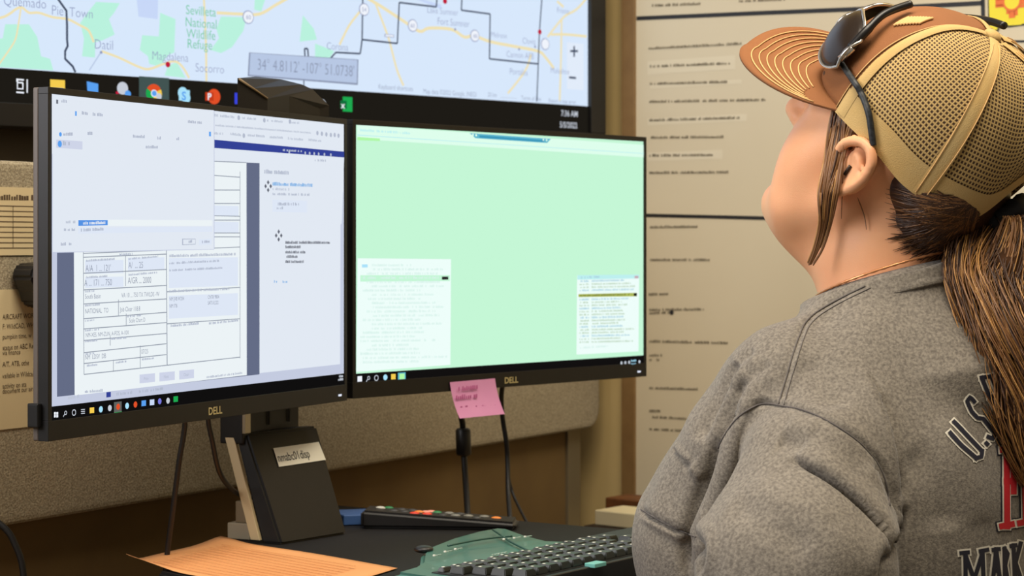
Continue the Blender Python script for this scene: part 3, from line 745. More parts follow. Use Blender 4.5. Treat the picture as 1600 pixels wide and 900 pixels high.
# ---------------------------------------------------------------- monitor stand with slanted black base
st = thing('monitor_stand', 'black monitor stand with a white name label under the left monitor', 'stand', tuple(PZ(490, 840, ZP)))
Lu = LP.u; Ln = LP.n
b0 = PZ(440, 851, ZP+0.0005); b1 = PZ(543, 834, ZP+0.0005)
w_ = (b1-b0); w_.z = 0
t0 = P(385, 677, 2.272); t1 = t0+w_.normalized()*0.114
back = -Ln*0.016
mb = MB()
bm = bmesh.new()
pts = [b0, b1, t1, t0]
vs = [bm.verts.new(p) for p in pts]; vb = [bm.verts.new(p+back*(1.6 if i < 2 else 1.0)) for i, p in enumerate(pts)]
bm.faces.new(vs); bm.faces.new(vb[::-1])
for i in range(4): bm.faces.new([vs[(i+1) % 4], vs[i], vb[i], vb[(i+1) % 4]])
bmesh.ops.recalc_face_normals(bm, faces=bm.faces)
bmesh.ops.bevel(bm, geom=bm.edges[:], offset=0.0025, segments=2, affect='EDGES')
mb.bm(bm, m_mon, False); mb.build('slanted_base', st)
# pale edge strip on the left side
m_strip = mat('pale_strip', (176, 158, 120), 0.5)
mb = MB()
sv = back*0.9
mb.box(t0+sv-Lu*0.0055, Lu*0.005, -Ln*0.012, (b0-t0)*0.97+back*0.55, m_strip, 0.001)
mb.build('edge_strip', st)
# neck that rises behind the left monitor
up0 = t0+back*0.3; 
mb = MB()
mb.box(t0+back*0.06+Vector((0, 0, -0.012))-Lu*0.006, Lu*0.119, back*1.9, Z*0.10, m_mon, 0.003)
mb.box(up0+Vector((0, 0, 0.05))+Lu*0.01, Lu*0.094, back*1.2, Z*0.24, m_mon, 0.003)
mb.build('neck', st)
m_slot = mat('slot_black', (8, 8, 8), 0.6)
for k in (0.045, 0.088):
    mb = MB()
    mb.box(t0+Lu*k+Ln*0.0002+Vector((0, 0, 0.006)), Lu*0.003, Ln*0.0014, Z*0.05, m_slot)
    mb.build('slot', st)
mb = MB()
mb.box(P(383, 678, 2.262), Lu*0.0115, -Ln*0.004, Z*0.030, mat('hinge_metal', (168, 158, 138), 0.3, 0.8), 0.001); mb.build('hinge_pin', st)
# bar that carries both monitors
mb = MB()
q0 = LP.w(-0.05, 0.02, -0.066); q1 = LP.w(0.22, 0.02, -0.066); q2 = RP.w(-0.1, 0.02, -0.066)
mb.tube([q0, q1, RP.w(-0.2, 0.02, -0.075), q2, RP.w(0.02, 0.02, -0.066)], 0.016, m_mon, 12)
for pl in (LP, RP): mb.box(pl.w(-0.06, -0.04, -0.064), pl.u*0.12, Z*0.12, pl.n*0.0155, m_mon, 0.002)
mb.build('mounting_bar', st)
# name label
sl = Plane(t0, Lu, (t0-b0).normalized())
nrm = w_.normalized().cross((t0-b0).normalized()).normalized()
sl = Plane(b0, w_.normalized(), ((t0-b0)-w_.normalized()*((t0-b0).dot(w_.normalized()))).normalized())
m_wl = mat('white_tape', (226, 222, 204), 0.6)
mb = MB(); sl.poly(mb, [(426, 701), (497, 691), (508, 719), (435, 730)], m_wl, 0.0012)
u_ = Vector(sl.at(497, 691))-Vector(sl.at(426, 701)); 
V, F = text_mesh('nmabc01disp')
x_, y_ = sl.at(434, 722.5); ang = math.atan2(u_.y, u_.x); s = 0.0098/0.69
mb.add([sl.w(x_+(x*math.cos(ang)-y*math.sin(ang))*s*0.70, y_+(x*math.sin(ang)*.70+y*math.cos(ang))*s, 0.0016) for x, y in V], F, mat('label_ink', (34, 32, 32), 0.7))
mb.build('name_label', st)['label'] = 'white label reading nmabc01disp'

# small adapter behind the stand
m_white = mat('white_plastic', (158, 146, 122), 0.4)
mb = MB(); p = PZ(388, 848, ZP); mb.box(p+Vector((0, 0.015, 0.0005)), Lu*0.020, -Ln*0.03, Z*0.018, m_white, 0.002)
mb.box(p+Vector((0.0, 0.018, 0.0185)), Lu*0.018, -Ln*0.02, Z*0.024, mat('grey_plastic', (120, 106, 80), 0.5), 0.002)
tag(mb.build('power_adapter'), 'small white and grey power adapter left of the monitor stand base', 'adapter')
# blue folder
m_bluef = mat('blue_card', (52, 86, 140), 0.6)
mb = MB(); p = PZ(537, 822, ZP); mb.box(p+Vector((0, 0, 0.0005)), Vector((0.055, 0.015, 0)), Vector((-0.02, 0.05, 0)), Z*0.012, m_bluef, 0.002)
tag(mb.build('blue_notebook'), 'blue notebook partly hidden behind the black remote control', 'notebook')

# conference camera on top of the left monitor
m_cam = mat('camera_black', (12, 10, 9), 0.5, noise=(60, (16, 13, 11)), spec=0.3)
cc = thing('webcam', 'black wedge-shaped conference camera on top of the left monitor', 'webcam', tuple(LP.w(0.1, SH/2+0.0065, -0.02)))
zb = LP.w(0, SH/2+0.0066).z
def on(px, py, d, drop=None):
    p = P(px, py, d)
    if drop is not None: p.z = drop
    return p
def wx(px, d): return Vector(((px-CX)/FPX*d, d, 0))
ztop = P(372, 122, 2.17).z
f0 = P(371, 122, 2.165); f1 = P(418, 154, 2.195); f1.z = P(418, 154, 2.195).z
r0 = P(400, 119.5, 2.27); r1 = P(440, 124, 2.275); r2 = P(472, 132, 2.285); r3 = P(489, 140, 2.292); r4 = P(514, 165, 2.30)
g1 = P(452, 150, 2.24); g2 = P(500, 170, 2.29)
low = lambda p: Vector((p.x, p.y, zb))
back_ = [r0, r1, r2, r3, r4]; front_ = [f0, f0.lerp(f1, .5), f1, g1, g2]
V = front_+back_+[low(p) for p in front_]+[low(p) for p in back_]
F = []
for i in range(4):
    F.append([i, i+1, 5+i+1, 5+i]); F.append([10+i, 10+i+1, i+1, i]); F.append([5+i, 5+i+1, 15+i+1, 15+i]); F.append([15+i, 15+i+1, 10+i+1, 10+i])
F += [[0, 5, 15, 10], [4, 14, 19, 9]]
mb = MB(); mb.add(V, F, m_cam); mb.build('housing', cc)
mb = MB(); mb.tube([f0+Vector((0.002, -0.0005, -0.001)), f1+Vector((0, -0.001, 0))], 0.0012, mat('camera_highlight', (120, 98, 66), 0.4), 8); mb.build('edge_highlight', cc)  # highlight on the housing's upper left edge, painted as a thin tan tube
mb = MB(); mb.box(LP.w(0.07, SH/2-0.03, -0.026), LP.u*0.06, Z*0.0368, -LP.n*0.006, m_cam, 0.001); mb.build('mount_clip', cc)

# ---------------------------------------------------------------- remote control
rm = thing('remote_control', 'long black remote control with coloured buttons behind the keyboard', 'remote control', tuple(PZ(680, 822, ZP)))
ra = PZ(563, 826, ZP+0.0005); rb = PZ(806, 829, ZP+0.0005)
ru = (rb-ra); ru.z = 0; rl = ru.length; ru.normalize(); rv = Vector((-ru.y, ru.x, 0))
rv = Vector((ru.y, -ru.x, 0))*-1
bm = bmesh.new()
for i in (0, 1):
    pass
V = [ra, ra+ru*rl, ra+ru*rl+rv*0.05, ra+rv*0.05]
vs = [bm.verts.new(p) for p in V]; f = bm.faces.new(vs); ex = bmesh.ops.extrude_face_region(bm, geom=[f])
tv_ = [g for g in ex['geom'] if isinstance(g, bmesh.types.BMVert)]
for v in tv_:
    v.co.z += 0.021 if (v.co-ra).dot(ru) < rl*.5 else 0.009
bmesh.ops.recalc_face_normals(bm, faces=bm.faces)
bmesh.ops.bevel(bm, geom=bm.edges[:], offset=0.004, segments=3, affect='EDGES')
mb = MB(); mb.bm(bm, m_black, False); mb.build('casing', rm)
def rz(t): return 0.021+(0.009-0.021)*t
bt = {'w': mat('button_white', (190, 190, 180), .5), 'g': mat('button_green', (40, 120, 70), .5), 'r': mat('button_red', (214, 60, 36), .5), 'o': mat('button_orange', (226, 130, 50), .5), 'p': mat('button_pink', (226, 150, 130), .5), 'k': mat('button_dark', (52, 50, 48), .5), 'y': mat('button_grey', (120, 118, 110), .5)}
for t, v, c in ((.10, .035, 'w'), (.15, .040, 'g'), (.20, .02, 'k'), (.24, .035, 'k'), (.27, .02, 'k'), (.31, .035, 'k'), (.34, .012, 'r'), (.36, .026, 'o'), (.40, .030, 'p'), (.43, .036, 'p'), (.47, .034, 'g'), (.42, .014, 'r'), (.55, .035, 'y'), (.60, .020, 'y'), (.62, .036, 'k'), (.68, .025, 'y'), (.74, .015, 'k'), (.78, .030, 'y'), (.86, .026, 'o'), (.52, .016, 'k')):
    mb = MB(); c0_ = ra+ru*(rl*t)+rv*v+Vector((0, 0, rz(t)-0.0004))
    mb.ellipsoid(c0_, (ru*0.0062, rv*0.0042, Z*0.0022), bt[c], 12, 8); mb.build('button', rm)

# ---------------------------------------------------------------- orange paper on the platform edge
m_orange = mat('orange_paper', (216, 154, 98), 0.8, noise=(7, (210, 146, 90)))
zo = ZP+0.0012
cA = PZ(345, 838, zo+0.004); cR = PZ(621, 888, zo); cL = PZ(197, 874, zo+0.004)
ux = cR-cA; uy = cL-cA; n_ = 18; V = []
for j in range(n_+1):
    for i in range(n_+1):
        s, t = i/n_, j/n_
        p = cA+ux*s+uy*t
        z = zo
        if t > .86 and s < .3: z += (t-.86)**1.5*0.16*(1-s/.3)          # curled tip
        z += 0.004*math.exp(-((s-.0)/.12)**2)*math.exp(-((t)/.2)**2)+0.0012*math.sin(3*s+2*t)**2
        V.append(Vector((p.x, p.y, z)))
N = n_+1
mb = MB(); mb.add(V, [[j*N+i, j*N+i+1, (j+1)*N+i+1, (j+1)*N+i] for j in range(n_) for i in range(n_)], m_orange, True)
m_ol = mat('orange_print', (209, 147, 92), 0.8)
for k in range(12):
    t = 0.2+0.065*k
    p = cA+ux*0.12+uy*t; 
    mb.add([p+Vector((0, 0, zo+0.0034-p.z)), p+ux*0.75+Vector((0, 0, zo+0.0034-(p+ux*.75).z)), p+ux*0.75+uy*0.012+Vector((0, 0, zo+.0034-(p+ux*.75+uy*.012).z)), p+uy*0.012+Vector((0, 0, zo+0.0034-(p+uy*.012).z))], [[0, 1, 2, 3]], m_ol)
op = mb.build('orange_paper'); tag(op, 'sheet of orange paper with a curled corner on the front edge of the platform', 'paper')
sol = op.modifiers.new('thickness', 'SOLIDIFY'); sol.thickness = 0.0004

# ---------------------------------------------------------------- keyboard
KA = Vector((0.587, 0.81, 0)).normalized(); KB = Vector((KA.y, -KA.x, 0))      # along the rows, towards the user
ZK = ZP+0.020
KO = PZ(700, 898, ZK); KO.z = 0
def kp(a, b, z=0): return KO+KA*a+KB*b+Vector((0, 0, ZP+z))
m_teal = mat('keyboard_teal', (54, 98, 88), 0.35, noise=(9, (66, 114, 102)), coat=0.3)
m_key = mat('key_black', (36, 38, 32), 0.36, spec=0.6)
m_kbase = mat('keyboard_black', (18, 18, 17), 0.45)
kb = thing('keyboard', 'black keyboard with a teal rear edge in front of the woman in grey', 'keyboard', tuple(kp(0.2, 0.08, 0)))
def kab(px, py, z=0.020):
    p = PZ(px, py, ZP+z)-KO; p.z = 0
    return p.dot(KA), p.dot(KB)
outline = [kab(*p) for p in ((612, 899), (640, 890), (652, 880), (654, 866), (664, 856), (700, 842), (740, 831), (772, 825.5), (790, 827), (820, 838), (852, 850), (880, 853))]
far = kab(905, 846); 
outline += [(far[0]+0.02, far[1]+0.004), (far[0]+0.02, 0.084), (outline[0][0], 0.092)]
n_ = len(outline)
bm = bmesh.new()
lo = [bm.verts.new(kp(a, b, 0.0006)) for a, b in outline]
cxa = sum(a for a, b in outline)/n_
def kz(a, b): return 0.022+0.004*math.exp(-((b+0.02)/0.03)**2)-0.03*max(0, b)*0.3
hi = [bm.verts.new(kp(a, b+(0.004 if b < 0.1 else -0.004), kz(a, b)-0.001)) for a, b in outline]
bm.faces.new(lo[::-1]); bm.faces.new(hi)
for i in range(n_): bm.faces.new([lo[i], lo[(i+1) % n_], hi[(i+1) % n_], hi[i]])
bmesh.ops.recalc_face_normals(bm, faces=bm.faces)
bmesh.ops.bevel(bm, geom=[e for e in bm.edges if all(v in hi for v in e.verts)], offset=0.004, segments=3, affect='EDGES')
bmesh.ops.triangulate(bm, faces=[f for f in bm.faces if len(f.verts) > 4])
mb = MB(); mb.bm(bm, m_teal, False); mb.build('teal_shell', kb)
# black deck under the keys
mb = MB()
a_lo, a_hi = outline[0][0]+0.02, far[0]+0.195
mb.box(kp(a_lo, -0.009, 0.0205), KA*(a_hi-a_lo), KB*0.098, Z*0.003, m_kbase, 0.001)
mb.box(kp(far[0]+0.021, -0.022, 0.0008), KA*(a_hi-far[0]-0.02), KB*0.108, Z*0.0226, m_kbase, 0.003)
mb.box(kp(a_lo-0.01, 0.0845, 0.001), KA*(far[0]+0.03-a_lo), KB*0.0095, Z*0.0225, m_kbase, 0.002)
mb.build('key_deck', kb)
mb = MB(); mb.ellipsoid(kp(*kab(662, 862), 0.0225), (KA*0.010, KB*0.010, Z*0.004), m_black, 16, 8); mb.build('media_knob', kb)
# ridge lines and marks on the teal edge
m_td = mat('teal_dark', (36, 74, 66), 0.4); m_mark = mat('key_print', (226, 226, 214), 0.5)
mb = MB()
for pts in (((700, 853), (740, 845), (775, 840), (800, 838)), ((770, 828), (782, 836), (800, 848), (826, 861))):
    mb.tube(spline([kp(*kab(*p, 0.026), 0.0262) for p in pts], 4), 0.0011, m_td, 6)
mb.build('groove_line', kb)
for x, y in ((676, 869), (693, 863), (709, 859), (785, 843.5), (801, 841.5), (818, 839.5)):
    mb = MB(); a, b = kab(x, y, 0.026); mb.box(kp(a, b, 0.0258), KA*0.0022, KB*0.0022, Z*0.0016, m_mark, 0.0004)
    a2, b2 = kab(x+5, y-1, 0.026)
    for i in range(3): mb.box(kp(a2+i*0.0026, b2, 0.0258), KA*0.0018, KB*0.0018, Z*0.0009, mat('faded_mark', (150, 170, 156), .5))
    mb.build('printed_mark', kb)
mb = MB()
for i in range(7):
    a, b = kab(768+i*3.4, 867-i*.7, 0.026); mb.box(kp(a, b, 0.0256), KA*0.0020, KB*(0.0016+0.001*(i % 3)), Z*0.0009, mat('faded_mark', (150, 170, 156), .5))
mb.build('printed_mark', kb)
# keys
def key(a, b, wa, wb, hz=0.0065):
    mb = MB(); bm = bmesh.new()
    zb_ = 0.0236; in_ = 0.0016
    lo = [bm.verts.new(kp(a+x, b+y, zb_)) for x, y in ((0, 0), (wa, 0), (wa, wb), (0, wb))]
    hi = [bm.verts.new(kp(a+x, b+y, zb_+hz)) for x, y in ((in_, in_), (wa-in_, in_), (wa-in_, wb-in_), (in_, wb-in_))]
    bm.faces.new(lo[::-1]); bm.faces.new(hi)
    for i in range(4): bm.faces.new([lo[i], lo[(i+1) % 4], hi[(i+1) % 4], hi[i]])
    bmesh.ops.recalc_face_normals(bm, faces=bm.faces)
    bmesh.ops.bevel(bm, geom=bm.edges[:], offset=0.0007, segments=2, affect='EDGES')
    mb.bm(bm, m_key, False)
    mb.box(kp(a+wa*.25, b+wb*.3, zb_+hz-0.0001), KA*0.0028, KB*0.0026, Z*0.0003, m_mark)
    mb.build('key', kb)
cnt = 0; a_lim = min(a_hi-0.02, kab(1040, 860)[0])
a = a_lo+0.004
# function row
grp = 0
while a < a_lim:
    key(a, -0.006, 0.0155, 0.0085, 0.004); a += 0.017; grp += 1
    if grp % 4 == 0: a += 0.008
for r, off in enumerate((0.0, 0.009, 0.013, 0.02)):
    a = a_lo+0.004+off; b = 0.0085+r*0.019; i = 0
    while a < a_lim:
        if 0.215 < a < 0.235 and r == 1: a += 0.02; continue
        pa, pb_ = kab(935, 876, 0.028)
        if not (pa-0.027 < a < pa+0.011 and pb_-0.024 < b < pb_+0.006) and cnt < 78: key(a, b, 0.0172, 0.0172); cnt += 1
        a += 0.019; i += 1
# teal patch between main keys and arrow keys
mb = MB(); a, b = kab(935, 876, 0.028); mb.box(kp(a-0.012, b-0.008, 0.0225), KA*0.020, KB*0.012, Z*0.0040, mat('teal_bright', (110, 178, 168), .35), 0.001); mb.build('teal_patch', kb)

# ---------------------------------------------------------------- cables
m_cab = mat('cable_black', (16, 14, 13), 0.5)
def cable(pts, r, label, extra=None, name='cable'):
    mb = MB(); mb.tube(spline(pts, 8), r, m_cab, 10)
    if extra: extra(mb)
    return tag(mb.build(name), label, 'cable')
cable([LP.w(-.02, -.13, -.03), P(289, 655, 2.12), P(280, 720, 2.13), P(271, 790, 2.14), P(263, 850, 2.15), P(258, 900, 2.15)], 0.0030, 'black cable hanging straight down below the middle of the left monitor', name='monitor_cable')
cable([LP.w(.04, -.13, -.03), P(325, 650, 2.16), P(332, 690, 2.17), P(342, 735, 2.19), P(358, 760, 2.24), P(380, 775, 2.30), P(408, 778, 2.37)], 0.0028, 'black cable curving right from the left monitor to behind its stand', name='monitor_cable')
cable([P(-40, 790, 2.06), P(8, 826, 2.06), P(24, 852, 2.06), P(34, 880, 2.06), P(40, 930, 2.06)], 0.0034, 'thick black cable curving down at the lower left below the fabric panel', name='power_cable')
def fer(mb):
    bm = bmesh.new()
    mb.tube([P(723.5, 669, 2.64), P(723.5, 672, 2.64), P(724.5, 709, 2.64), P(724.5, 712, 2.64)], [0.0075, 0.0098, 0.0098, 0.0075], m_black, 18)
cable([RP.w(-.03, -.138, -.032), P(722, 640, 2.62), P(723, 665, 2.64), P(725, 712, 2.64), P(728, 760, 2.62), P(731, 808, 2.58)], 0.0040, 'black cable with a thick ferrite block below the pink sticky note', fer, name='monitor_cable')
cable([RP.w(.03, -.138, -.032), P(784, 612, 2.64), P(785, 650, 2.66), P(791, 690, 2.66), P(793, 720, 2.66), P(794, 770, 2.64), P(797, 812, 2.60)], 0.0032, 'black cable hanging right of the pink sticky note under the right monitor', name='monitor_cable')
cable([P(791, 700, 2.675), P(794, 740, 2.68), P(801, 770, 2.68), P(812, 795, 2.66), P(824, 818, 2.62)], 0.0020, 'thin grey-black cable branching off beside the cable right of the pink note', name='thin_cable')
# ---------------------------------------------------------------- the woman
def frame(yaw, pitch, roll):
    F = Vector((-math.cos(yaw), math.sin(yaw), 0)); L = Z.cross(F)
    f = F*math.cos(pitch)+Z*math.sin(pitch); u = F*-math.sin(pitch)+Z*math.cos(pitch)
    l = L*math.cos(roll)+u*math.sin(roll); u2 = u*math.cos(roll)-L*math.sin(roll)
    return f, l, u2
HF, HL, HU = frame(0.377, 0.655, -0.26)
HO = Vector((0.3506, 1.90, ZC+0.0751))
def HP(f, l, u): return HO+HF*f+HL*l+HU*u
TF, TL, TU = frame(0.50, 0, 0)
TO = P(1388, 440, 1.90)
def TP(f, l, u): return TO+TF*f+TL*l+TU*u

def remesh(mb, name, voxel, smooth_iter=6, fac=0.5):
    me = mb.mesh(name)
    o = bpy.data.objects.new(name, me); COL.objects.link(o)
    r = o.modifiers.new('r', 'REMESH'); r.mode = 'VOXEL'; r.voxel_size = voxel; r.use_smooth_shade = True
    s = o.modifiers.new('s', 'SMOOTH'); s.iterations = smooth_iter; s.factor = fac
    bpy.context.view_layer.update()
    ev = bpy.data.meshes.new_from_object(o.evaluated_get(bpy.context.evaluated_depsgraph_get()))
    ev.name = name
    bpy.data.objects.remove(o); bpy.data.meshes.remove(me)
    return ev
def get_v(me):
    a = np.empty(len(me.vertices)*3); me.vertices.foreach_get('co', a); return a.reshape(-1, 3)
def set_v(me, a):
    me.vertices.foreach_set('co', a.ravel()); me.update()
def get_n(me):
    a = np.empty(len(me.vertices)*3); me.vertices.foreach_get('normal', a); return a.reshape(-1, 3)
def bvh_of(me):
    return BVHTree.FromPolygons([v.co.copy() for v in me.vertices], [list(p.vertices) for p in me.polygons])
CAMP = Vector((0, 0, ZC))
def hit(bvh, px, py, dflt=None, lift=0.0):
    r = Vector(((px-CX)/FPX, 1, -(py-CY)/FPX)).normalized()
    loc, n, i, d = bvh.ray_cast(CAMP, r)
    if loc is None:
        return P(px, py, dflt) if dflt else None
    return loc+n*lift
def dist_poly(v, pts):
    """distance of every vertex to a polyline and parameter along it"""
    best = np.full(len(v), 1e9); par = np.zeros(len(v)); side = np.zeros(len(v))
    n = len(pts)-1
    for i in range(n):
        a = np.array(pts[i]); b = np.array(pts[i+1]); ab = b-a
        t = np.clip(((v-a)@ab)/max(ab@ab, 1e-12), 0, 1)
        c = v-(a+t[:, None]*ab); d = np.sqrt((c*c).sum(1))
        m = d < best
        best[m] = d[m]; par[m] = (i+t[m])/n
        view = a-np.array(CAMP)
        nn = np.cross(ab, view); nn /= np.linalg.norm(nn)+1e-12
        side[m] = (c@nn)[m]
    return best, par, side
def crease(me, bvh, pix, width, depth, ridge=0.5, taper=True):
    pts = [p for p in (hit(bvh, x, y) for x, y in pix) if p is not None]
    if len(pts) < 2: return
    pts = spline(pts, 6)
    v = get_v(me); nrm = get_n(me)
    d, t, s = dist_poly(v, pts)
    tp = np.clip(np.minimum(t, 1-t)*5, 0, 1) if taper else 1.0
    g = -depth*np.exp(-(d/width)**2)
    if ridge: g = g+depth*abs(ridge)*np.exp(-((d-1.9*width)/(1.1*width))**2)*(np.sign(s)*np.sign(ridge) > 0)
    set_v(me, v+nrm*(g*tp)[:, None])

m_skin = mat('skin', (238, 178, 132), 0.48, noise=(22, (230, 164, 120), 0.3), bump=0.08, bscale=900, sss=0.12, spec=0.35)
woman = thing('person', 'woman in a tan and brown cap and grey t-shirt looking up at the map', 'person', (TO.x, TO.y, 0.45))

# ---- signed distance field, polygonised on a regular grid
class Field:
    def __init__(self, lo, hi, vox):
        self.lo = np.array(lo, float); self.vox = vox
        self.n = np.ceil((np.array(hi)-self.lo)/vox).astype(int)+1
        self.F = np.full(self.n, 0.2, np.float32)
    def block(self, pts, r):
        pts = np.array([list(p) for p in pts])
        a = np.maximum(np.floor((pts.min(0)-r-self.lo)/self.vox).astype(int), 0)
        b = np.minimum(np.ceil((pts.max(0)+r-self.lo)/self.vox).astype(int)+1, self.n)
        if (b <= a).any(): return None
        ax = [self.lo[i]+self.vox*np.arange(a[i], b[i]) for i in range(3)]
        X = np.stack(np.meshgrid(*ax, indexing='ij'), -1)
        return tuple(slice(a[i], b[i]) for i in range(3)), X
    def union(self, sl, d, k):
        f = self.F[sl]; d = d.astype(np.float32)
        if k > 0:
            h = np.clip(0.5+0.5*(f-d)/k, 0, 1); self.F[sl] = f*(1-h)+d*h-k*h*(1-h)
        else: self.F[sl] = np.minimum(f, d)
    def ell(self, c, axes, r, k=0.012):
        """ellipsoid: centre, three unit axes, three radii"""
        bl = self.block([c], max(r)+k+0.03)
        if bl is None: return
        sl, X = bl; D = X-np.array(list(c))
        q = np.stack([D@np.array(list(axes[i])) for i in range(3)], -1); r = np.array(r)
        k0 = np.sqrt(((q/r)**2).sum(-1)); k1 = np.sqrt(((q/(r*r))**2).sum(-1))
        self.union(sl, k0*(k0-1)/np.maximum(k1, 1e-6), k)
    def cone(self, pts, rr, k=0.012):
        """chain of round cones"""
        for i in range(len(pts)-1):
            a, b = np.array(list(pts[i])), np.array(list(pts[i+1])); r0, r1 = rr[i], rr[i+1]
            bl = self.block([a, b], max(r0, r1)+k+0.03)
            if bl is None: continue
            sl, X = bl; ab = b-a
            t = np.clip(((X-a)@ab)/max(ab@ab, 1e-9), 0, 1)
            d = np.sqrt(((X-a-t[..., None]*ab)**2).sum(-1))-(r0+(r1-r0)*t)
            self.union(sl, d, k if i == 0 else min(k, 0.008))
    def carve(self, c, n):
        """keeps what lies below a plane"""
        ax = [self.lo[i]+self.vox*np.arange(self.n[i]) for i in range(3)]
        n = np.array(list(n)); c = np.array(list(c))
        d = (ax[0][:, None, None]-c[0])*n[0]+(ax[1][None, :, None]-c[1])*n[1]+(ax[2][None, None, :]-c[2])*n[2]
        self.F = np.maximum(self.F, d.astype(np.float32))
    def mesh(self, name, m, relax=2):
        F = self.F; S = F < 0; n = self.n
        idx = np.full(n-1, -1, int)
        c = [S[i:n[0]-1+i, j:n[1]-1+j, k:n[2]-1+k] for i in (0, 1) for j in (0, 1) for k in (0, 1)]
        cnt = sum(x.astype(np.int8) for x in c); act = (cnt > 0) & (cnt < 8)
        cells = np.argwhere(act); idx[act] = np.arange(len(cells))
        acc = np.zeros((len(cells), 3)); num = np.zeros(len(cells))
        cor = [(i, j, k) for i in (0, 1) for j in (0, 1) for k in (0, 1)]
        for a in cor:
            for ax in range(3):
                if a[ax]: continue
                b = list(a); b[ax] = 1
                fa = F[tuple((cells+a).T)]; fb = F[tuple((cells+b).T)]
                m_ = (fa < 0) != (fb < 0)
                t = np.where(m_, fa/np.where(m_, fa-fb, 1), 0)
                p = np.tile(np.array(a, float), (len(cells), 1)); p[:, ax] = t
                acc[m_] += p[m_]; num[m_] += 1
        V = self.lo+self.vox*(cells+acc/num[:, None])
        Q = []
        for ax in range(3):
            u, v = (ax+1) % 3, (ax+2) % 3
            sh = [slice(1, n[i]-1) for i in range(3)]; s0 = list(sh); s1 = list(sh)
            s0[ax] = slice(0, n[ax]-1); s1[ax] = slice(1, n[ax])
            a = S[tuple(s0)]; b = S[tuple(s1)]
            e = np.argwhere(a != b); off = np.array([1, 1, 1]); off[ax] = 0; g = e+off
            inv = a[tuple(e.T)]
            def cell(du, dv):
                h = g.copy(); h[:, u] -= du; h[:, v] -= dv
                return idx[tuple(h.T)]
            q = np.stack([cell(1, 1), cell(0, 1), cell(0, 0), cell(1, 0)], 1)
            q[~inv] = q[~inv][:, ::-1]
            Q.append(q)
        Q = np.concatenate(Q)
        Q = Q[(Q >= 0).all(1)]
        # gentle relaxation of the grid pattern
        for _ in range(relax):
            s = np.zeros_like(V); w = np.zeros(len(V))
            for i in range(4):
                a, b = Q[:, i], Q[:, (i+1) % 4]
                np.add.at(s, a, V[b]); np.add.at(w, a, 1); np.add.at(s, b, V[a]); np.add.at(w, b, 1)
            V = V*0.5+0.5*s/np.maximum(w, 1)[:, None]
        me = bpy.data.meshes.new(name)
        me.vertices.add(len(V)); me.vertices.foreach_set('co', V.ravel())
        me.loops.add(len(Q)*4); me.loops.foreach_set('vertex_index', Q.ravel())
        me.polygons.add(len(Q)); me.polygons.foreach_set('loop_start', np.arange(len(Q))*4)
        me.polygons.foreach_set('use_smooth', np.ones(len(Q), bool))
        me.materials.append(m); me.update(calc_edges=True); me.validate()
        return me

# ---- body: head, neck, trunk and arms in one skin
HA = (HF, HL, HU); TA = (TF, TL, TU)
fb = Field(TO+Vector((-0.48, -0.48, -0.72)), TO+Vector((0.42, 0.42, 0.36)), 0.003)
def he(c, r, k=0.012): fb.ell(HP(*c), HA, r, k)
# trunk and arms under the shirt
def te(c, r, k=0.03): fb.ell(TP(*c), TA, r, k)
te((0.0, 0, -0.24), (0.085, 0.150, 0.16)); te((0.02, 0, -0.42), (0.11, 0.15, 0.18)); te((0.0, 0, -0.60), (0.12, 0.17, 0.11))
fb.cone([TP(-0.01, 0.14, -0.140), TP(-0.01, 0, -0.075), TP(-0.01, -0.14, -0.140)], [0.040, 0.055, 0.040], 0.03)
for s in (1, -1):
    sh = TP(0.01, 0.165*s, -0.15); el = TP(0.0, 0.250*s, -0.40); wr = TP(0.20, 0.17*s, -0.47); kn = TP(0.275, 0.145*s, -0.475)
    fb.cone([sh, el, wr, kn], [0.050, 0.040, 0.027, 0.026], 0.02)
    fb.cone([el, el.lerp(wr, .35), wr], [0.038, 0.043, 0.027], 0.015)
    fb.cone([wr.lerp(kn, .5)-TL*.012, kn-TL*.022], [0.022, 0.018], 0.01); fb.cone([wr.lerp(kn, .5)+TL*.012, kn+TL*.022], [0.022, 0.018], 0.01)
    for off, ln_ in ((-0.031, .060), (-0.010, .072), (0.011, .078), (0.032, .070)):
        b = kn+TL*(-off*s); d1 = TF*0.9-TU*0.25; d2 = TF*0.55-TU*0.8
        fb.cone([b-TF*0.02, b+d1*ln_*.45, b+d1*ln_*.45+d2*ln_*.35, b+d1*ln_*.4+d2*ln_*.75], [0.0095, 0.009, 0.008, 0.007], 0.003)
    tb = wr.lerp(kn, .35)-TL*(0.022*s)
    fb.cone([tb, tb+(TF*.6-TL*.7*s-TU*.1)*0.03, tb+(TF*.95-TL*.6*s-TU*.2)*0.055, tb+(TF*1.2-TL*.4*s-TU*.4)*0.065], [0.013, 0.012, 0.010, 0.008], 0.004)
# neck
fb.cone([HP(-0.025, 0, 0.0), HP(-0.018, 0, -0.060), TP(0.004, 0, 0.030), TP(-0.005, 0, -0.04), TP(-0.015, 0, -0.12)], [0.058, 0.058, 0.060, 0.064, 0.085], 0.02)
fb.cone([HP(0.030, 0, -0.092), TP(0.030, 0, 0.010), TP(0.030, 0, -0.05)], [0.034, 0.033, 0.03], 0.025)
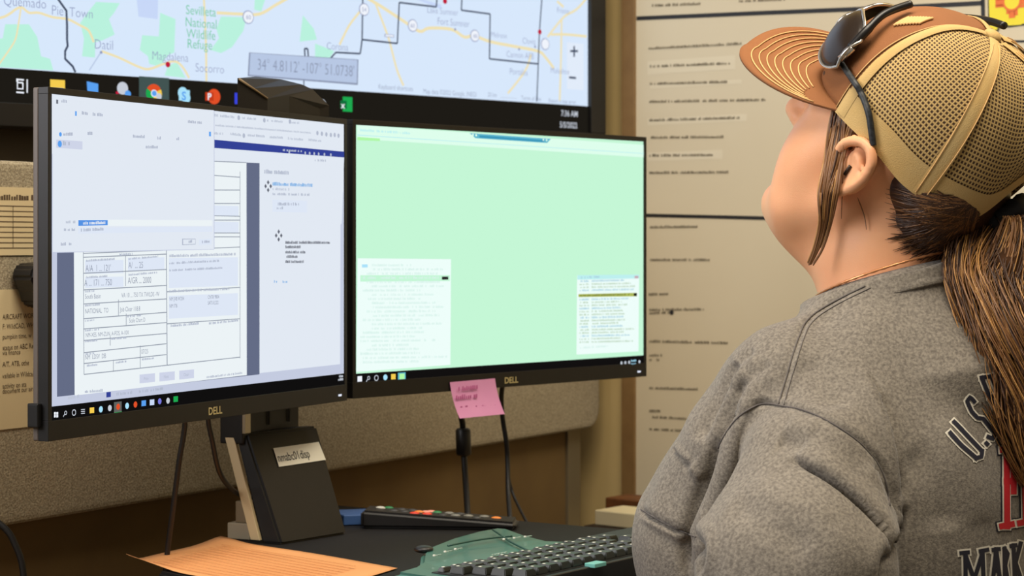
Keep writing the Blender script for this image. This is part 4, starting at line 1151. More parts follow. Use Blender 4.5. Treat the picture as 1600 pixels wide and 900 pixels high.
# skull and face
he((-0.006, 0, 0.036), (0.094, 0.075, 0.086), 0.02)
he((0.036, 0, -0.012), (0.056, 0.064, 0.075), 0.02)
for s in (1, -1):
    fb.cone([HP(0.004, 0.050*s, -0.040), HP(0.040, 0.040*s, -0.078), HP(0.060, 0.012*s, -0.092)], [0.024, 0.023, 0.018], 0.02)
    he((0.050, 0.034*s, -0.036), (0.031, 0.030, 0.048), 0.02)
he((0.062, 0, -0.093), (0.016, 0.024, 0.017), 0.012)
he((0.072, 0, 0.034), (0.020, 0.050, 0.014), 0.014)
he((0.070, 0, -0.054), (0.018, 0.028, 0.018), 0.014)
fb.cone([HP(0.084, 0, 0.028), HP(0.096, 0, 0.002), HP(0.1015, 0, -0.013), HP(0.088, 0, -0.024)], [0.008, 0.009, 0.0098, 0.007], 0.010)
for s in (1, -1): he((0.094, 0.011*s, -0.016), (0.009, 0.0075, 0.007), 0.006)
for s in (1, -1): he((0.074, 0.033*s, 0.018), (0.012, 0.017, 0.011), 0.008)
# under the chin
he((0.030, 0, -0.096), (0.042, 0.045, 0.026), 0.02)
# ears
for s in (1, -1):
    def EP(f, u, l): return HP(0.010+(f+.006)*.80, (0.077+l)*s, u*0.90+0.002)
    helix = spline([EP(.018, .004, .003), EP(.015, .020, .007), EP(.004, .031, .011), EP(-.012, .034, .015), EP(-.025, .024, .018), EP(-.027, .006, .018), EP(-.020, -.012, .015), EP(-.008, -.026, .012), EP(.000, -.032, .009), EP(.005, -.026, .005)], 4)
    k = len(helix)
    fb.ell(EP(-.012, .002, .004), HA, (.0155, .009, .026), 0.006)
    fb.cone(helix, [0.0044+0.0026*max(0, (i/k-.72)/.28) for i in range(k)], 0.0025)
    fb.cone(spline([EP(-.004, .020, .010), EP(-.015, .012, .0125), EP(-.016, -.004, .012), EP(-.008, -.016, .010), EP(.004, -.020, .008)], 3), [0.0038]*13, 0.0025)
    fb.ell(EP(.014, -.006, .007), HA, (.0055, .005, .0065), 0.004)
    fb.ell(EP(-.001, -.026, .008), HA, (.009, .0045, .009), 0.004)
body_me = fb.mesh('body', m_skin)
body = link('body', body_me, woman)
skin_bvh = bvh_of(body_me)

# eyes, brows and lips
m_eye = mat('eye_white', (232, 226, 222), 0.2); m_iris = mat('iris_brown', (70, 46, 30), 0.2); m_brow = mat('brow_brown', (86, 56, 34), 0.8); m_lip = mat('lip_rose', (196, 112, 96), 0.45)
for s in (1, -1):
    mb = MB(); c = (0.0815, 0.033*s, 0.017)
    E = mb.ellipsoid; E(HP(*c), (HF*.0075, HL*.0125, HU*.0065), m_eye, 16, 10)
    E(HP(c[0]+.0058, c[1], c[2]), (HF*.0024, HL*.0045, HU*.0045), m_iris, 12, 8)
    mb.build('eye', woman)
    mb = MB(); mb.tube(spline([HP(.092, .018*s, .038), HP(.088, .034*s, .043), HP(.070, .050*s, .038)], 4), [.002]+[.0028]*7+[.001], m_brow, 8); mb.build('eyebrow', woman)
    mb = MB()
    for k in range(7):
        a = HP(.088-.0011*abs(k-2), (.024+.0035*k)*s, .0215); mb.tube([a, a+HF*.006+HU*.003, a+HF*.009+HU*.007], [.0006, .0005, .0003], m_brow, 5)
    mb.build('eyelash', woman)
mb = MB(); mb.tube(spline([HP(.078, .022, -.056), HP(.0865, .008, -.050), HP(.088, 0, -.052), HP(.0865, -.008, -.050), HP(.078, -.022, -.056)], 5), [.002]+[.0038]*19+[.002], m_lip, 10)
mb.tube(spline([HP(.077, .021, -.057), HP(.0855, 0, -.062), HP(.077, -.021, -.057)], 6), [.002]+[.0045]*11+[.002], m_lip, 10); mb.build('lips', woman)

# ---- t-shirt
m_shirt = mat('heather_grey', (136, 128, 115), 0.95, noise=(380, (98, 91, 82), 0.16), bump=0.25, bscale=700, sheen=0.15)
fs = Field(TO+Vector((-0.36, -0.40, -0.50)), TO+Vector((0.34, 0.36, 0.06)), 0.0025)
def te(c, r, k=0.035): fs.ell(TP(*c), TA, r, k)
te((0.0, 0, -0.34), (0.140, 0.190, 0.25)); te((-0.035, 0, -0.20), (0.098, 0.175, 0.150)); te((0.03, 0, -0.52), (0.165, 0.20, 0.17))
fs.cone([TP(0.0, 0, 0.02), TP(0.0, 0, -0.02), TP(-0.012, 0, -0.09)], [0.068, 0.0805, 0.122], 0.02)
for s in (1, -1):
    fs.cone([TP(-0.005, 0.03*s, -0.075), TP(0.004, 0.165*s, -0.150)], [0.072, 0.052], 0.03)
    fs.cone([TP(0.018, 0.07*s, -0.085), TP(0.052, 0.10*s, -0.105), TP(0.088, 0.095*s, -0.155), TP(0.130, 0.075*s, -0.235)], [0.062, 0.070, 0.072, 0.088], 0.03)
    fs.cone([TP(0.012, 0.168*s, -0.162), TP(0.008, 0.215*s, -0.235), TP(0.004, 0.240*s, -0.36)], [0.062, 0.083, 0.086], 0.012)
te((0.115, 0, -0.36), (0.115, 0.17, 0.17), 0.04)
fs.carve(TP(0, 0, 0.001), (TU+TF*0.282).normalized())
shirt_me = fs.mesh('t_shirt', m_shirt, 3)
def wrinkle(me, amp, sc, seed):
    v = get_v(me); nrm = get_n(me); r_ = np.random.default_rng(seed); tot = np.zeros(len(v))
    for _ in range(24):
        k = r_.normal(size=3)*sc; tot += np.sin(v@k+r_.uniform(0, 6.28))
    set_v(me, v+nrm*(amp*tot/24**.5)[:, None])
wrinkle(shirt_me, 0.0012, 45, 3)
sb = bvh_of(shirt_me)
def fold(me, bvh, pix, width, h, sgn):
    """cloth lapping over: one side of the line stands proud and falls off away from it"""
    pts = [p for p in (hit(bvh, x, y) for x, y in pix) if p is not None]
    pts = spline(pts, 6); v = get_v(me); nrm = get_n(me)
    d, t, s = dist_poly(v, pts)
    tp = np.clip(np.minimum(t, 1-t)*4, 0, 1); tp = tp*tp*(3-2*tp)
    st = np.clip(s*sgn/0.004+0.5, 0, 1)
    set_v(me, v+nrm*(h*tp*st*np.exp(-(d/width)))[:, None])
SEAMS = {'arm': [(1122, 700), (1135, 676), (1158, 648), (1190, 631), (1222, 634), (1262, 643), (1310, 667), (1352, 700), (1380, 742), (1390, 790)],
         'shoulder': [(1352, 447), (1295, 476), (1262, 500), (1247, 530), (1230, 585), (1216, 634)],
         'chest': [(1002, 796), (1030, 812), (1060, 828), (1088, 839)]}
for pix, w_, d_, r_ in (
        ([(1165, 590), (1140, 660), (1112, 735), (1088, 800), (1076, 850), (1080, 920)], 0.008, 0.018, 0.5),
        ([(1235, 716), (1280, 736), (1322, 768), (1360, 808), (1384, 850)], 0.0040, 0.010, 0),
        ([(1357, 585), (1382, 638), (1398, 695), (1406, 750), (1408, 780)], 0.0036, 0.009, 0),
        ([(1362, 728), (1378, 768), (1390, 805)], 0.0036, 0.009, 0),
        ([(1410, 790), (1398, 830), (1376, 868), (1370, 915)], 0.0045, 0.014, 0),
        (SEAMS['chest'], 0.003, 0.007, -0.5), ([(1052, 700), (1078, 730)], 0.003, 0.006, 0.4),
        ([(1150, 566), (1118, 630), (1092, 690)], 0.010, 0.008, 0.7),
        ([(1086, 838), (1098, 862), (1088, 890)], 0.008, 0.010, 0.5), ([(1215, 690), (1260, 700)], 0.010, 0.004, 0.5),
        ([(1140, 790), (1200, 815), (1270, 860)], 0.014, 0.004, 0.6), ([(1255, 560), (1320, 640)], 0.016, 0.003, 0.6), ([(1420, 700), (1470, 760), (1480, 830)], 0.02, 0.004, 0.5),
        ([(1180, 545), (1135, 590)], 0.006, 0.003, 0.6), ([(1205, 565), (1150, 620)], 0.006, 0.003, 0.6),
        (SEAMS['arm'], 0.0030, 0.0028, 0.5), (SEAMS['shoulder'], 0.0032, 0.0022, 0.5)):
    crease(shirt_me, sb, pix, w_, d_, r_)
for pix, w_, h_, s_ in (([(1225, 708), (1280, 736), (1322, 768), (1360, 808), (1388, 860)], 0.022, 0.009, 1), ([(1352, 572), (1382, 638), (1398, 695), (1406, 750), (1406, 800)], 0.020, 0.007, -1),
        ([(1355, 715), (1378, 768), (1392, 815)], 0.014, 0.007, -1), ([(1175, 575), (1140, 660), (1112, 735), (1088, 800), (1076, 850), (1080, 920)], 0.030, 0.008, 1), ([(1412, 770), (1398, 830), (1376, 868), (1366, 930)], 0.020, 0.010, -1),
        (SEAMS['chest'], 0.02, 0.006, 1), ([(1046, 694), (1078, 732), (1090, 750)], 0.014, 0.005, 1)):
    fold(shirt_me, sb, pix, w_, h_, s_)

shirt = link('t_shirt', shirt_me, woman)
shirt_bvh = bvh_of(shirt_me)
# ---- cap
m_brown = mat('cap_brown', (136, 84, 42), 0.8, noise=(14, (144, 90, 46)), bump=0.3, bscale=1500)
m_tan = mat('cap_tan', (200, 171, 114), 0.85, noise=(20, (198, 162, 98)), bump=0.3, bscale=1200)
m_thread = mat('cap_thread', (222, 178, 116), 0.8)
def mesh_fabric():
    m = bpy.data.materials.new('cap_mesh'); m.use_nodes = True
    nt = m.node_tree; b = nt.nodes['Principled BSDF']; b.inputs['Roughness'].default_value = 0.85
    uv = nt.nodes.new('ShaderNodeUVMap')
    sep = nt.nodes.new('ShaderNodeSeparateXYZ'); nt.links.new(uv.outputs[0], sep.inputs[0])
    def wave(out, k, ph=0.0):
        a = nt.nodes.new('ShaderNodeMath'); a.operation = 'MULTIPLY'; a.inputs[1].default_value = k; nt.links.new(out, a.inputs[0])
        s = nt.nodes.new('ShaderNodeMath'); s.operation = 'SINE'; nt.links.new(a.outputs[0], s.inputs[0])
        return s.outputs[0]
    w1 = wave(sep.outputs[0], 2*math.pi); w2 = wave(sep.outputs[1], 2*math.pi)
    # holes where both waves are high
    ad = nt.nodes.new('ShaderNodeMath'); ad.operation = 'MINIMUM'; nt.links.new(w1, ad.inputs[0]); nt.links.new(w2, ad.inputs[1])
    r = nt.nodes.new('ShaderNodeValToRGB'); r.color_ramp.elements[0].position = 0.24; r.color_ramp.elements[1].position = 0.48
    mp = nt.nodes.new('ShaderNodeMath'); mp.operation = 'MULTIPLY_ADD'; mp.inputs[1].default_value = 0.5; mp.inputs[2].default_value = 0.5
    nt.links.new(ad.outputs[0], mp.inputs[0]); nt.links.new(mp.outputs[0], r.inputs['Fac'])
    r.color_ramp.elements[0].color = (*lin((194, 162, 102)), 1); r.color_ramp.elements[1].color = (*lin((66, 44, 24)), 1)
    nt.links.new(r.outputs['Color'], b.inputs['Base Color'])
    bp = nt.nodes.new('ShaderNodeBump'); bp.inputs['Strength'].default_value = 0.5; bp.inputs['Distance'].default_value = 0.001; bp.invert = True
    nt.links.new(mp.outputs[0], bp.inputs['Height']); nt.links.new(bp.outputs['Normal'], b.inputs['Normal'])
    return m
m_mesh = mesh_fabric()
cap = MB()
CAPC = -0.006
def rim(ph):
    """ph degrees: 0 front, 90 near side, 180 back -> (f, l, u) of the lower edge"""
    t = math.radians(ph)
    f = CAPC+(0.104 if math.cos(t) > 0 else 0.108)*math.cos(t); l = 0.087*math.sin(t)
    d = abs((ph+180) % 360-180)
    u = 0.021+0.015/(1+math.exp((d-97)/6))+0.052*math.exp(-((180-d)/24)**4)
    return f, l, u
CTOP = (-0.012, 0.0, 0.152)
def dome(ph, t, lift=0.0):
    """t: 0 at the rim, 1 at the button"""
    f0_, l0_, u0_ = rim(ph)
    d = abs((ph+180) % 360-180)
    full = 0.62+0.10*math.exp(-(d/60)**2)          # fuller front
    s = math.sin(t*math.pi/2)**0.92; c = math.cos(t*math.pi/2)**full
    bul = 1+0.035*math.sin(min(1, t*1.6)*math.pi)
    r0 = 1.0
    f = CTOP[0]+(f0_-CTOP[0])*c*bul; l = CTOP[1]+(l0_-CTOP[1])*c*bul; u = u0_+(CTOP[2]-u0_)*s
    p = HP(f, l, u)
    if lift:
        e = 0.5
        a = dome(ph+e, t); b = dome(ph-e, t); c2 = dome(ph, min(1, t+0.01)); d2 = dome(ph, max(0, t-0.01))
        n = (a-b).cross(c2-d2)
        if n.length > 0:
            n.normalize()
            if n.dot(p-HP(CAPC, 0, 0.05)) < 0: n = -n
            p = p+n*lift
    return p
cap_root = bpy.data.objects.new('baseball_cap', None); COL.objects.link(cap_root); cap_root.parent = woman
cap_root.matrix_parent_inverse = Matrix.Translation(-Vector(woman.location)); cap_root.location = HP(0, 0, 0.03)
def cap_build(mb, name):
    me = mb.mesh(name); o = bpy.data.objects.new(name, me); COL.objects.link(o)
    o.parent = cap_root; o.matrix_parent_inverse = Matrix.Translation(-Vector(cap_root.location))
    return o
def panel(name, p0, p1, m, t0=0.0, t1=0.985, uvk=None, lift=0.0, n=None, nt_=30):
    n = n or max(4, int(abs(p1-p0)/2.5)); V = []; F = []; UV = []
    for j in range(nt_+1):
        for i in range(n+1):
            ph = p0+(p1-p0)*i/n; t = t0+(t1-t0)*j/nt_
            V.append(dome(ph, t, lift)); UV.append((ph, t))
    N_ = n+1
    F = [[j*N_+i, j*N_+i+1, (j+1)*N_+i+1, (j+1)*N_+i] for j in range(nt_) for i in range(n)]
    mb = MB(); mb.add(V, F, m, True); o = cap_build(mb, name)
    uvl = o.data.uv_layers.new(name='UVMap')
    mid = (p0+p1)/2
    for lp in o.data.loops:
        ph, t = UV[lp.vertex_index]
        co = V[lp.vertex_index]
        # even mesh: width shrinks towards the button
        w = math.radians(ph-mid)*0.095*math.cos(t*math.pi/2)**0.7
        uvl.data[lp.index].uv = (w/0.0030, t*0.155/0.0034)
    s = o.modifiers.new('thickness', 'SOLIDIFY'); s.thickness = 0.0012; s.offset = -1
    return o
FB = 56
panel('front_panel', -FB, FB, m_brown)
panel('mesh_panel', FB, 116, m_mesh); panel('mesh_panel', 116, 180, m_mesh); panel('mesh_panel', -116, -FB, m_mesh); panel('mesh_panel', -180, -116, m_mesh)
def tape(ph, wd, m, name, t0=0.0, t1=0.98, lift=0.0016, dph=0.0):
    V = []; n = 40
    for j in range(n+1):
        t = t0+(t1-t0)*j/n
        p = dome(ph+dph*t, t, lift); tang = (dome(ph+dph*t+0.5, min(t, .97))-dome(ph+dph*t-0.5, min(t, .97)))
        if tang.length < 1e-6: tang = HF.copy()
        tang.normalize()
        for k in (-1, -.5, 0, .5, 1): V.append(p+tang*(wd/2*k*(1-.35*t))+(p-HP(CAPC, 0, .04)).normalized()*(0.0008*(1-k*k)))
    F = [[j*5+k, j*5+k+1, (j+1)*5+k+1, (j+1)*5+k] for j in range(n) for k in range(4)]
    mb = MB(); mb.add(V, F, m, True); return cap_build(mb, name)
for ph in (116, 180, -116): tape(ph, 0.016, m_tan, 'seam_tape')
for ph, s in ((FB, 1), (-FB, -1)): tape(ph+4*s, 0.011, m_tan, 'seam_tape')
# thread lines
mb = MB()
for ph in (116, 180, -116):
    for dd in (-2.6, 2.6): mb.tube([dome(ph+dd*(1+t*1.2), t, 0.0028) for t in [k/30*.93 for k in range(31)]], 0.0005, m_thread, 6)
for ph in (FB-1.2, -FB+1.2): mb.tube([dome(ph, t, 0.001) for t in [k/30*.97 for k in range(31)]], 0.0006, m_thread, 6)
cap_build(mb, 'stitching')
# rim band
V = []; ps = list(range(-180, 181, 4))
mb = MB()
def band(p0, p1, hgt, m, lift):
    V = []; ps_ = [p0+(p1-p0)*i/80 for i in range(81)]
    for ph in ps_:
        for t in (-0.012, 0.0, hgt*.5, hgt): V.append(dome(ph, max(0, t), lift)+HU*(min(0, t)*0.2))
    F = [[i*4+k, (i+1)*4+k, (i+1)*4+k+1, i*4+k+1] for i in range(80) for k in range(3)]
    mb.add(V, F, m, True)
band(FB+1, 304-FB-1, 0.115, m_tan, 0.0012) if False else None
band(FB, 180, 0.115, m_tan, 0.0014); band(-180, -FB, 0.115, m_tan, 0.0014)
cap_build(mb, 'rim_band')
mb = MB(); mb.ellipsoid(HP(*CTOP)+HU*0.001, (HF*.0085, HL*.0085, HU*.005), m_tan, 18, 10); cap_build(mb, 'button')
# brim
def brim(a, r):
    """a: -1..1 across, r: 0 at the crown, 1 at the outer edge"""
    ph = a*58
    f0_, l0_, u0_ = rim(ph)
    tip = 0.080*(1-abs(a)**2.8)
    f = f0_+tip*r; l = l0_*(1+0.10*r*(1-abs(a)**4))
    u = u0_+0.002-0.030*r*(1-abs(a)**4)-(0.03 if l > 0 else 0.66)*l*r**0.7*(1-abs(a)**6)-0.004*(abs(l)/0.085)**2*r*(1-abs(a)**6)
    return f, l, u
V = []; na, nr = 48, 14
for j in range(nr+1):
    for i in range(na+1): V.append(HP(*brim(-1+2*i/na, j/nr)))
N_ = na+1
mb = MB(); mb.add(V, [[j*N_+i, j*N_+i+1, (j+1)*N_+i+1, (j+1)*N_+i] for j in range(nr) for i in range(na)], m_brown, True)
br = cap_build(mb, 'brim'); s_ = br.modifiers.new('thickness', 'SOLIDIFY'); s_.thickness = 0.003; s_.offset = 1
mb = MB()
for k in range(8):
    q = 0.86-k*0.095
    pts = []
    for i in range(41):
        a = (-1+2*i/40)*(0.90-0.035*k)
        pts.append(HP(*brim(a, q*(1 if abs(a) < .7 else 1)))+HU*0.0008)
    mb.tube(pts, 0.0006, m_thread, 6)
cap_build(mb, 'brim_stitching')
# pale stitched emblem on the crown
mb = MB()
for k in range(9):
    t0_ = 0.50+0.016*k; pts = [dome(40+0.8*k-i*0.8, t0_+0.014*i, 0.0012) for i in range(8)]
    mb.tube(pts, 0.0013, m_thread, 6)
cap_build(mb, 'emblem')

# ---- hair
m_h1 = mat('hair_dark', (62, 39, 24), 0.45, spec=0.4); m_h2 = mat('hair_brown', (124, 84, 46), 0.42, spec=0.5); m_h3 = mat('hair_gold', (176, 128, 70), 0.4, spec=0.5)
hair = bpy.data.objects.new('hair', None); COL.objects.link(hair); hair.parent = woman
hair.matrix_parent_inverse = Matrix.Translation(-Vector(woman.location)); hair.location = HP(-.08, 0, .04)
def hair_build(mb, name):
    me = mb.mesh(name); o = bpy.data.objects.new(name, me); COL.objects.link(o)
    o.parent = hair; o.matrix_parent_inverse = Matrix.Translation(-Vector(hair.location)); return o
# hair swept from the nape to the gathering point
KN = HP(-0.112, 0.0, 0.028)
mb = MB()
E = mb.ellipsoid
E(HP(-0.050, 0, 0.020), (HF*.062, HL*.080, HU*.050), m_h1, 28, 18)
E(HP(-0.056, 0, -0.016), (HF*.046, HL*.064, HU*.040), m_h1, 28, 18)
mb.tube([HP(-.07, 0, .01), HP(-.095, 0, .022), KN], [0.05, 0.032, 0.018], m_h1, 18)
scalp_me = remesh(mb, 'scalp_hair', 0.004, 6, 0.5)
scalp_me.materials.clear(); scalp_me.materials.append(m_h1)
for p in scalp_me.polygons: p.material_index = 0
o = bpy.data.objects.new('scalp_hair', scalp_me); COL.objects.link(o); o.parent = hair; o.matrix_parent_inverse = Matrix.Translation(-Vector(hair.location))
scalp_bvh = bvh_of(scalp_me)
def strand(mb, pts, r, m, n=5, k=5):
    q = spline(pts, k); L = len(q)
    mb.tube(q, [r*(1-0.75*(i/L)**3)*min(1, 0.25+i/L*4) for i in range(L)], m, n, caps=False)
mb = MB()
HL_ = spline([Vector((1386, 292, 0)), Vector((1382, 330, 0)), Vector((1382, 370, 0)), Vector((1392, 402, 0)), Vector((1430, 414, 0)), Vector((1474, 412, 0))], 8)
for i in range(460):
    s = random.random(); g = HL_[min(int(s*len(HL_)), len(HL_)-1)]
    x0 = g.x+(-6+78*random.random()**.6)*(1-.5*s); y0 = g.y-random.uniform(-5, 30)*s
    x1 = 1518+random.uniform(-8, 12); y1 = 318+random.uniform(-16, 26)
    pts = []
    for k in range(7):
        t = k/6
        x = x0+(x1-x0)*t; y = y0+(y1-y0)*t+(6+8*s)*math.sin(t*math.pi)
        p = hit(scalp_bvh, x, y, None, 0.0012); p2 = hit(skin_bvh, x, y, None, 0.0012)
        if p is None or (p2 is not None and p2.y < p.y): p = p2
        if p is not None: pts.append(p)
    if len(pts) > 3: strand(mb, pts, random.uniform(0.0004, 0.0008), random.choice((m_h1, m_h1, m_h2)), 4, 3)
hair_build(mb, 'nape_strands')
# hair tie
mb = MB()
tdir = (HF*-0.8+Z*-0.35).normalized()
a_ = tdir.cross(HL).normalized()
ringp = [KN+tdir*0.004+(HL*math.cos(t)+a_*math.sin(t))*0.017 for t in [2*math.pi*i/20 for i in range(21)]]
mb.tube(ringp, [0.0085+0.002*math.sin(i*2.3) for i in range(21)], mat('hair_tie', (14, 12, 12), 0.8), 12); hair_build(mb, 'hair_tie')
# ponytail: inner volume and many wavy strands
axis = [KN, HP(-.135, 0, .024), P(1592, 345, 1.86), P(1582, 430, 1.84), P(1588, 530, 1.815), P(1612, 640, 1.80), P(1632, 760, 1.80)]
rad = [0.014, 0.024, 0.040, 0.058, 0.052, 0.042, 0.022]
mb = MB(); ax = spline(axis, 6); rr = [np.interp(i/(len(ax)-1)*6, range(7), [r_*k_ for r_, k_ in zip(rad, (.5, .4, .5, .66, .7, .7, .7))]) for i in range(len(ax))]
mb.tube(ax, rr, mat('hair_core', (70, 45, 26), 0.9, noise=(60, (50, 32, 18), .15), spec=0.1), 20); hair_build(mb, 'ponytail_core')
mb = MB()
CL = [(random.uniform(0, 2*math.pi), random.uniform(0, 6.28), random.uniform(2.2, 3.6), random.uniform(0.004, 0.011), random.choices((m_h1, m_h2, m_h3), (3, 5, 4))[0]) for _ in range(96)]
for i in range(2800):
    th, ph, fr, amp, mc = random.choice(CL); th += random.gauss(0, 0.12); q0_ = random.uniform(0.75, 1.10); ph = 2.2*math.sin(th)+1.3*math.cos(2*th)+random.gauss(0, 0.45); fr = 2.7+random.gauss(0, .25); amp *= random.uniform(0.6, 1.2)
    end = random.choice((0.55, 0.7, 0.85, 1.0)); m_ = mc if random.random() < .6 else random.choices((m_h1, m_h2, m_h3), (3, 5, 4))[0]
    pts = []; K = 22
    for k in range(K):
        t = k/(K-1)*end; i_ = t*(len(axis)-1)
        f_ = i_*6; j0 = min(int(f_), len(ax)-2); c = ax[j0].lerp(ax[j0+1], f_-j0)
        r_ = np.interp(i_, range(7), rad)*q0_
        w = amp*math.sin(ph+fr*6*t)*min(1, t*4)
        tt = th+0.16*math.sin(ph+fr*5.2*t)*min(1, t*3)
        pts.append(c+Vector((math.cos(tt)*(r_+w), math.sin(tt)*(r_*0.75+w), 0.3*w))+Vector((0, 0, 0)))
    strand(mb, pts, random.uniform(0.0004, 0.0009), m_, 4, 2)
hair_build(mb, 'ponytail_strands')
# lock in front of the ear
mb = MB()
for i in range(48):
    s = random.random(); j = random.uniform(-1, 1)
    x0 = 1302+42*s; 
    pts = []
    for (yy, xa, xb) in ((160, 1306, 1345), (200, 1298, 1336), (250, 1290, 1322), (300, 1284, 1310), (345, 1280, 1299), (385, 1272, 1286), (412, 1262, 1270)):
        x = xa+(xb-xa)*s+j*1.5; y = yy+j*3
        p = hit(skin_bvh, x, y, 1.845, 0.0035)
        if yy > 300: p = P(x, y, 1.845+0.012*(yy-300)/100) if True else p
        pts.append(p)
    e = random.choice((4, 5, 6, 6, 6)); strand(mb, pts[:e+1], random.uniform(0.0007, 0.0012), random.choice((m_h1, m_h2, m_h2, m_h2, m_h3)))
hair_build(mb, 'front_lock')
mb = MB()
for i in range(90):
    s = random.random(); j = random.uniform(-1, 1)
    pts = []
    for (xa, ya, xb, yb) in ((1304, 172, 1330, 166), (1318, 205, 1345, 190), (1330, 235, 1362, 212)):
        p = hit(skin_bvh, xa+(xb-xa)*s+j, ya+(yb-ya)*s, None, 0.0025)
        if p is not None and (p-HO).dot(HL) < 0.083: pts.append(p)
    if len(pts) > 2: strand(mb, pts, 0.0010, random.choice((m_h1, m_h2, m_h2)))
for pts in (((1320, 225), (1320, 280), (1316, 340)), ((1340, 308), (1350, 335), (1355, 360))):
    strand(mb, [hit(skin_bvh, x, y, 1.85, 0.003) for x, y in pts], 0.0006, m_h2)
hair_build(mb, 'temple_strands')
# ---- collar, necklace, seams and lettering on the shirt
m_seam = mat('seam_thread', (96, 90, 86), 0.9); m_navy = mat('print_navy', (30, 30, 44), 0.8); m_pw = mat('print_white', (226, 220, 204), 0.8); m_pr_ = mat('print_red', (200, 26, 40), 0.8)
def shirt_part(mb, name):
    me = mb.mesh(name); o = bpy.data.objects.new(name, me); COL.objects.link(o)
    o.parent = shirt; o.matrix_parent_inverse = Matrix.Identity(4)
    o.matrix_parent_inverse = Matrix.Translation(-Vector(woman.location)) if False else Matrix.Identity(4)
    return o
# ribbed collar
V = []; NN = 64
prof = ((0.0, 0.0), (0.0022, 0.004), (0.0026, 0.010), (0.0036, 0.016), (0.0046, 0.021))   # outwards, downwards
CN = (TU+TF*0.282).normalized(); CF = (TF-TU*0.282).normalized()
for j in range(NN):
    t = 2*math.pi*j/NN
    for o_, dn in prof:
        rr_ = Vector((0.0655*math.cos(t), 0.0675*math.sin(t)))
        e = 1+(o_+0.45*dn)/0.067
        V.append(TP(0.002, 0, 0.004)+CF*rr_.x*e+TL*rr_.y*e-CN*dn)
K_ = len(prof)
mb = MB(); mb.add(V, [[j*K_+k, j*K_+k+1, ((j+1) % NN)*K_+k+1, ((j+1) % NN)*K_+k] for j in range(NN) for k in range(K_-1)], m_shirt, True)
co = shirt_part(mb, 'collar'); s_ = co.modifiers.new('thickness', 'SOLIDIFY'); s_.thickness = 0.0022
mb = MB()
def seam(pix, r=0.0008, lift=0.0004):
    pts = [p for p in (hit(shirt_bvh, q_.x, q_.y, None, lift) for q_ in spline([Vector((x, y, 0)) for x, y in pix], 6)) if p is not None]
    mb.tube(pts, r, m_seam, 6)
for nm in ('arm', 'shoulder', 'chest'): 
    mb = MB(); seam(SEAMS[nm]); shirt_part(mb, 'seam')
mb = MB(); seam([(x+8, y+3) for x, y in SEAMS['shoulder']], 0.0005); shirt_part(mb, 'seam')
# lettering
def ribbon(mb, pix, wd, m, lift):
    q_ = []
    for i in range(len(pix)-1):
        a, b = Vector(pix[i]), Vector(pix[i+1]); n = max(1, int((b-a).length/3))
        q_ += [a.lerp(b, k/n) for k in range(n)]
    q_.append(Vector(pix[-1]))
    d0 = (q_[1]-q_[0]).normalized(); d1 = (q_[-1]-q_[-2]).normalized()
    q_[0] = q_[0]-d0*wd*.5; q_[-1] = q_[-1]+d1*wd*.5
    L = []; R = []
    for i, p in enumerate(q_):
        t = (q_[min(i+1, len(q_)-1)]-q_[max(i-1, 0)]).normalized(); nn = Vector((-t.y, t.x))*wd/2
        a = hit(shirt_bvh, p.x+nn.x, p.y+nn.y, None, lift); b = hit(shirt_bvh, p.x-nn.x, p.y-nn.y, None, lift)
        if a is None or b is None: continue
        L.append(a); R.append(b)
    k = len(L)
    if k > 1: mb.add(L+R, [[i, i+1, k+i+1, k+i] for i in range(k-1)], m, True)
letters = [
    [[(1487, 681), (1502, 697), (1524, 716)], [(1495, 665), (1511, 682), (1532, 704)], [(1524, 716), (1532, 714), (1533, 705)], [(1484, 677), (1492, 686)], [(1490, 660), (1500, 670)]],
    [[(1540, 693), (1541, 694)]],
    [[(1521, 627), (1515, 620), (1510, 627), (1517, 643), (1526, 653), (1535, 654), (1545, 667), (1553, 677), (1550, 686), (1543, 683)]],
    [[(1533, 590), (1545, 620), (1560, 650)], [(1548, 588), (1560, 618), (1572, 646)], [(1533, 590), (1548, 588)], [(1545, 620), (1560, 617)], [(1560, 650), (1572, 646)]],
    [[(1507, 864), (1508, 925)], [(1507, 866), (1521, 905)], [(1521, 905), (1534, 862)], [(1534, 862), (1536, 925)], [(1501, 864), (1511, 863)], [(1531, 861), (1541, 859)]],
    [[(1549, 915), (1555, 858)], [(1555, 858), (1562, 915)], [(1552, 892), (1559, 891)], [(1551, 859), (1559, 858)]],
    [[(1568, 857), (1569, 915)], [(1568, 857), (1573, 865), (1569, 883)], [(1569, 883), (1574, 912)]],
    [[(1582, 852), (1585, 915)], [(1593, 849), (1585, 880)], [(1585, 878), (1596, 912)], [(1579, 853), (1585, 852)]]]
for lt in letters:
    mb = MB()
    for st_ in lt: ribbon(mb, st_, 11.5, m_pw, 0.0006)
    for st_ in lt: ribbon(mb, st_, 6.5, m_navy, 0.0011)
    shirt_part(mb, 'printed_letter')['label'] = 'navy letter edged in white'
for lt in ([[(1571, 703), (1572, 822)], [(1565, 703), (1585, 701), (1585, 716)], [(1571, 752), (1581, 752)], [(1582, 740), (1582, 768)], [(1564, 822), (1579, 819)]],
           [[(1599, 700), (1601, 815)], [(1590, 701), (1612, 699)], [(1592, 817), (1612, 813)]]):
    mb = MB()
    for st_ in lt: ribbon(mb, st_, 17, m_navy, 0.0005)
    for st_ in lt: ribbon(mb, st_, 13.5, m_pw, 0.0009)
    for st_ in lt: ribbon(mb, st_, 9.5, m_pr_, 0.0013)
    shirt_part(mb, 'printed_letter')['label'] = 'red letter edged in white and navy'
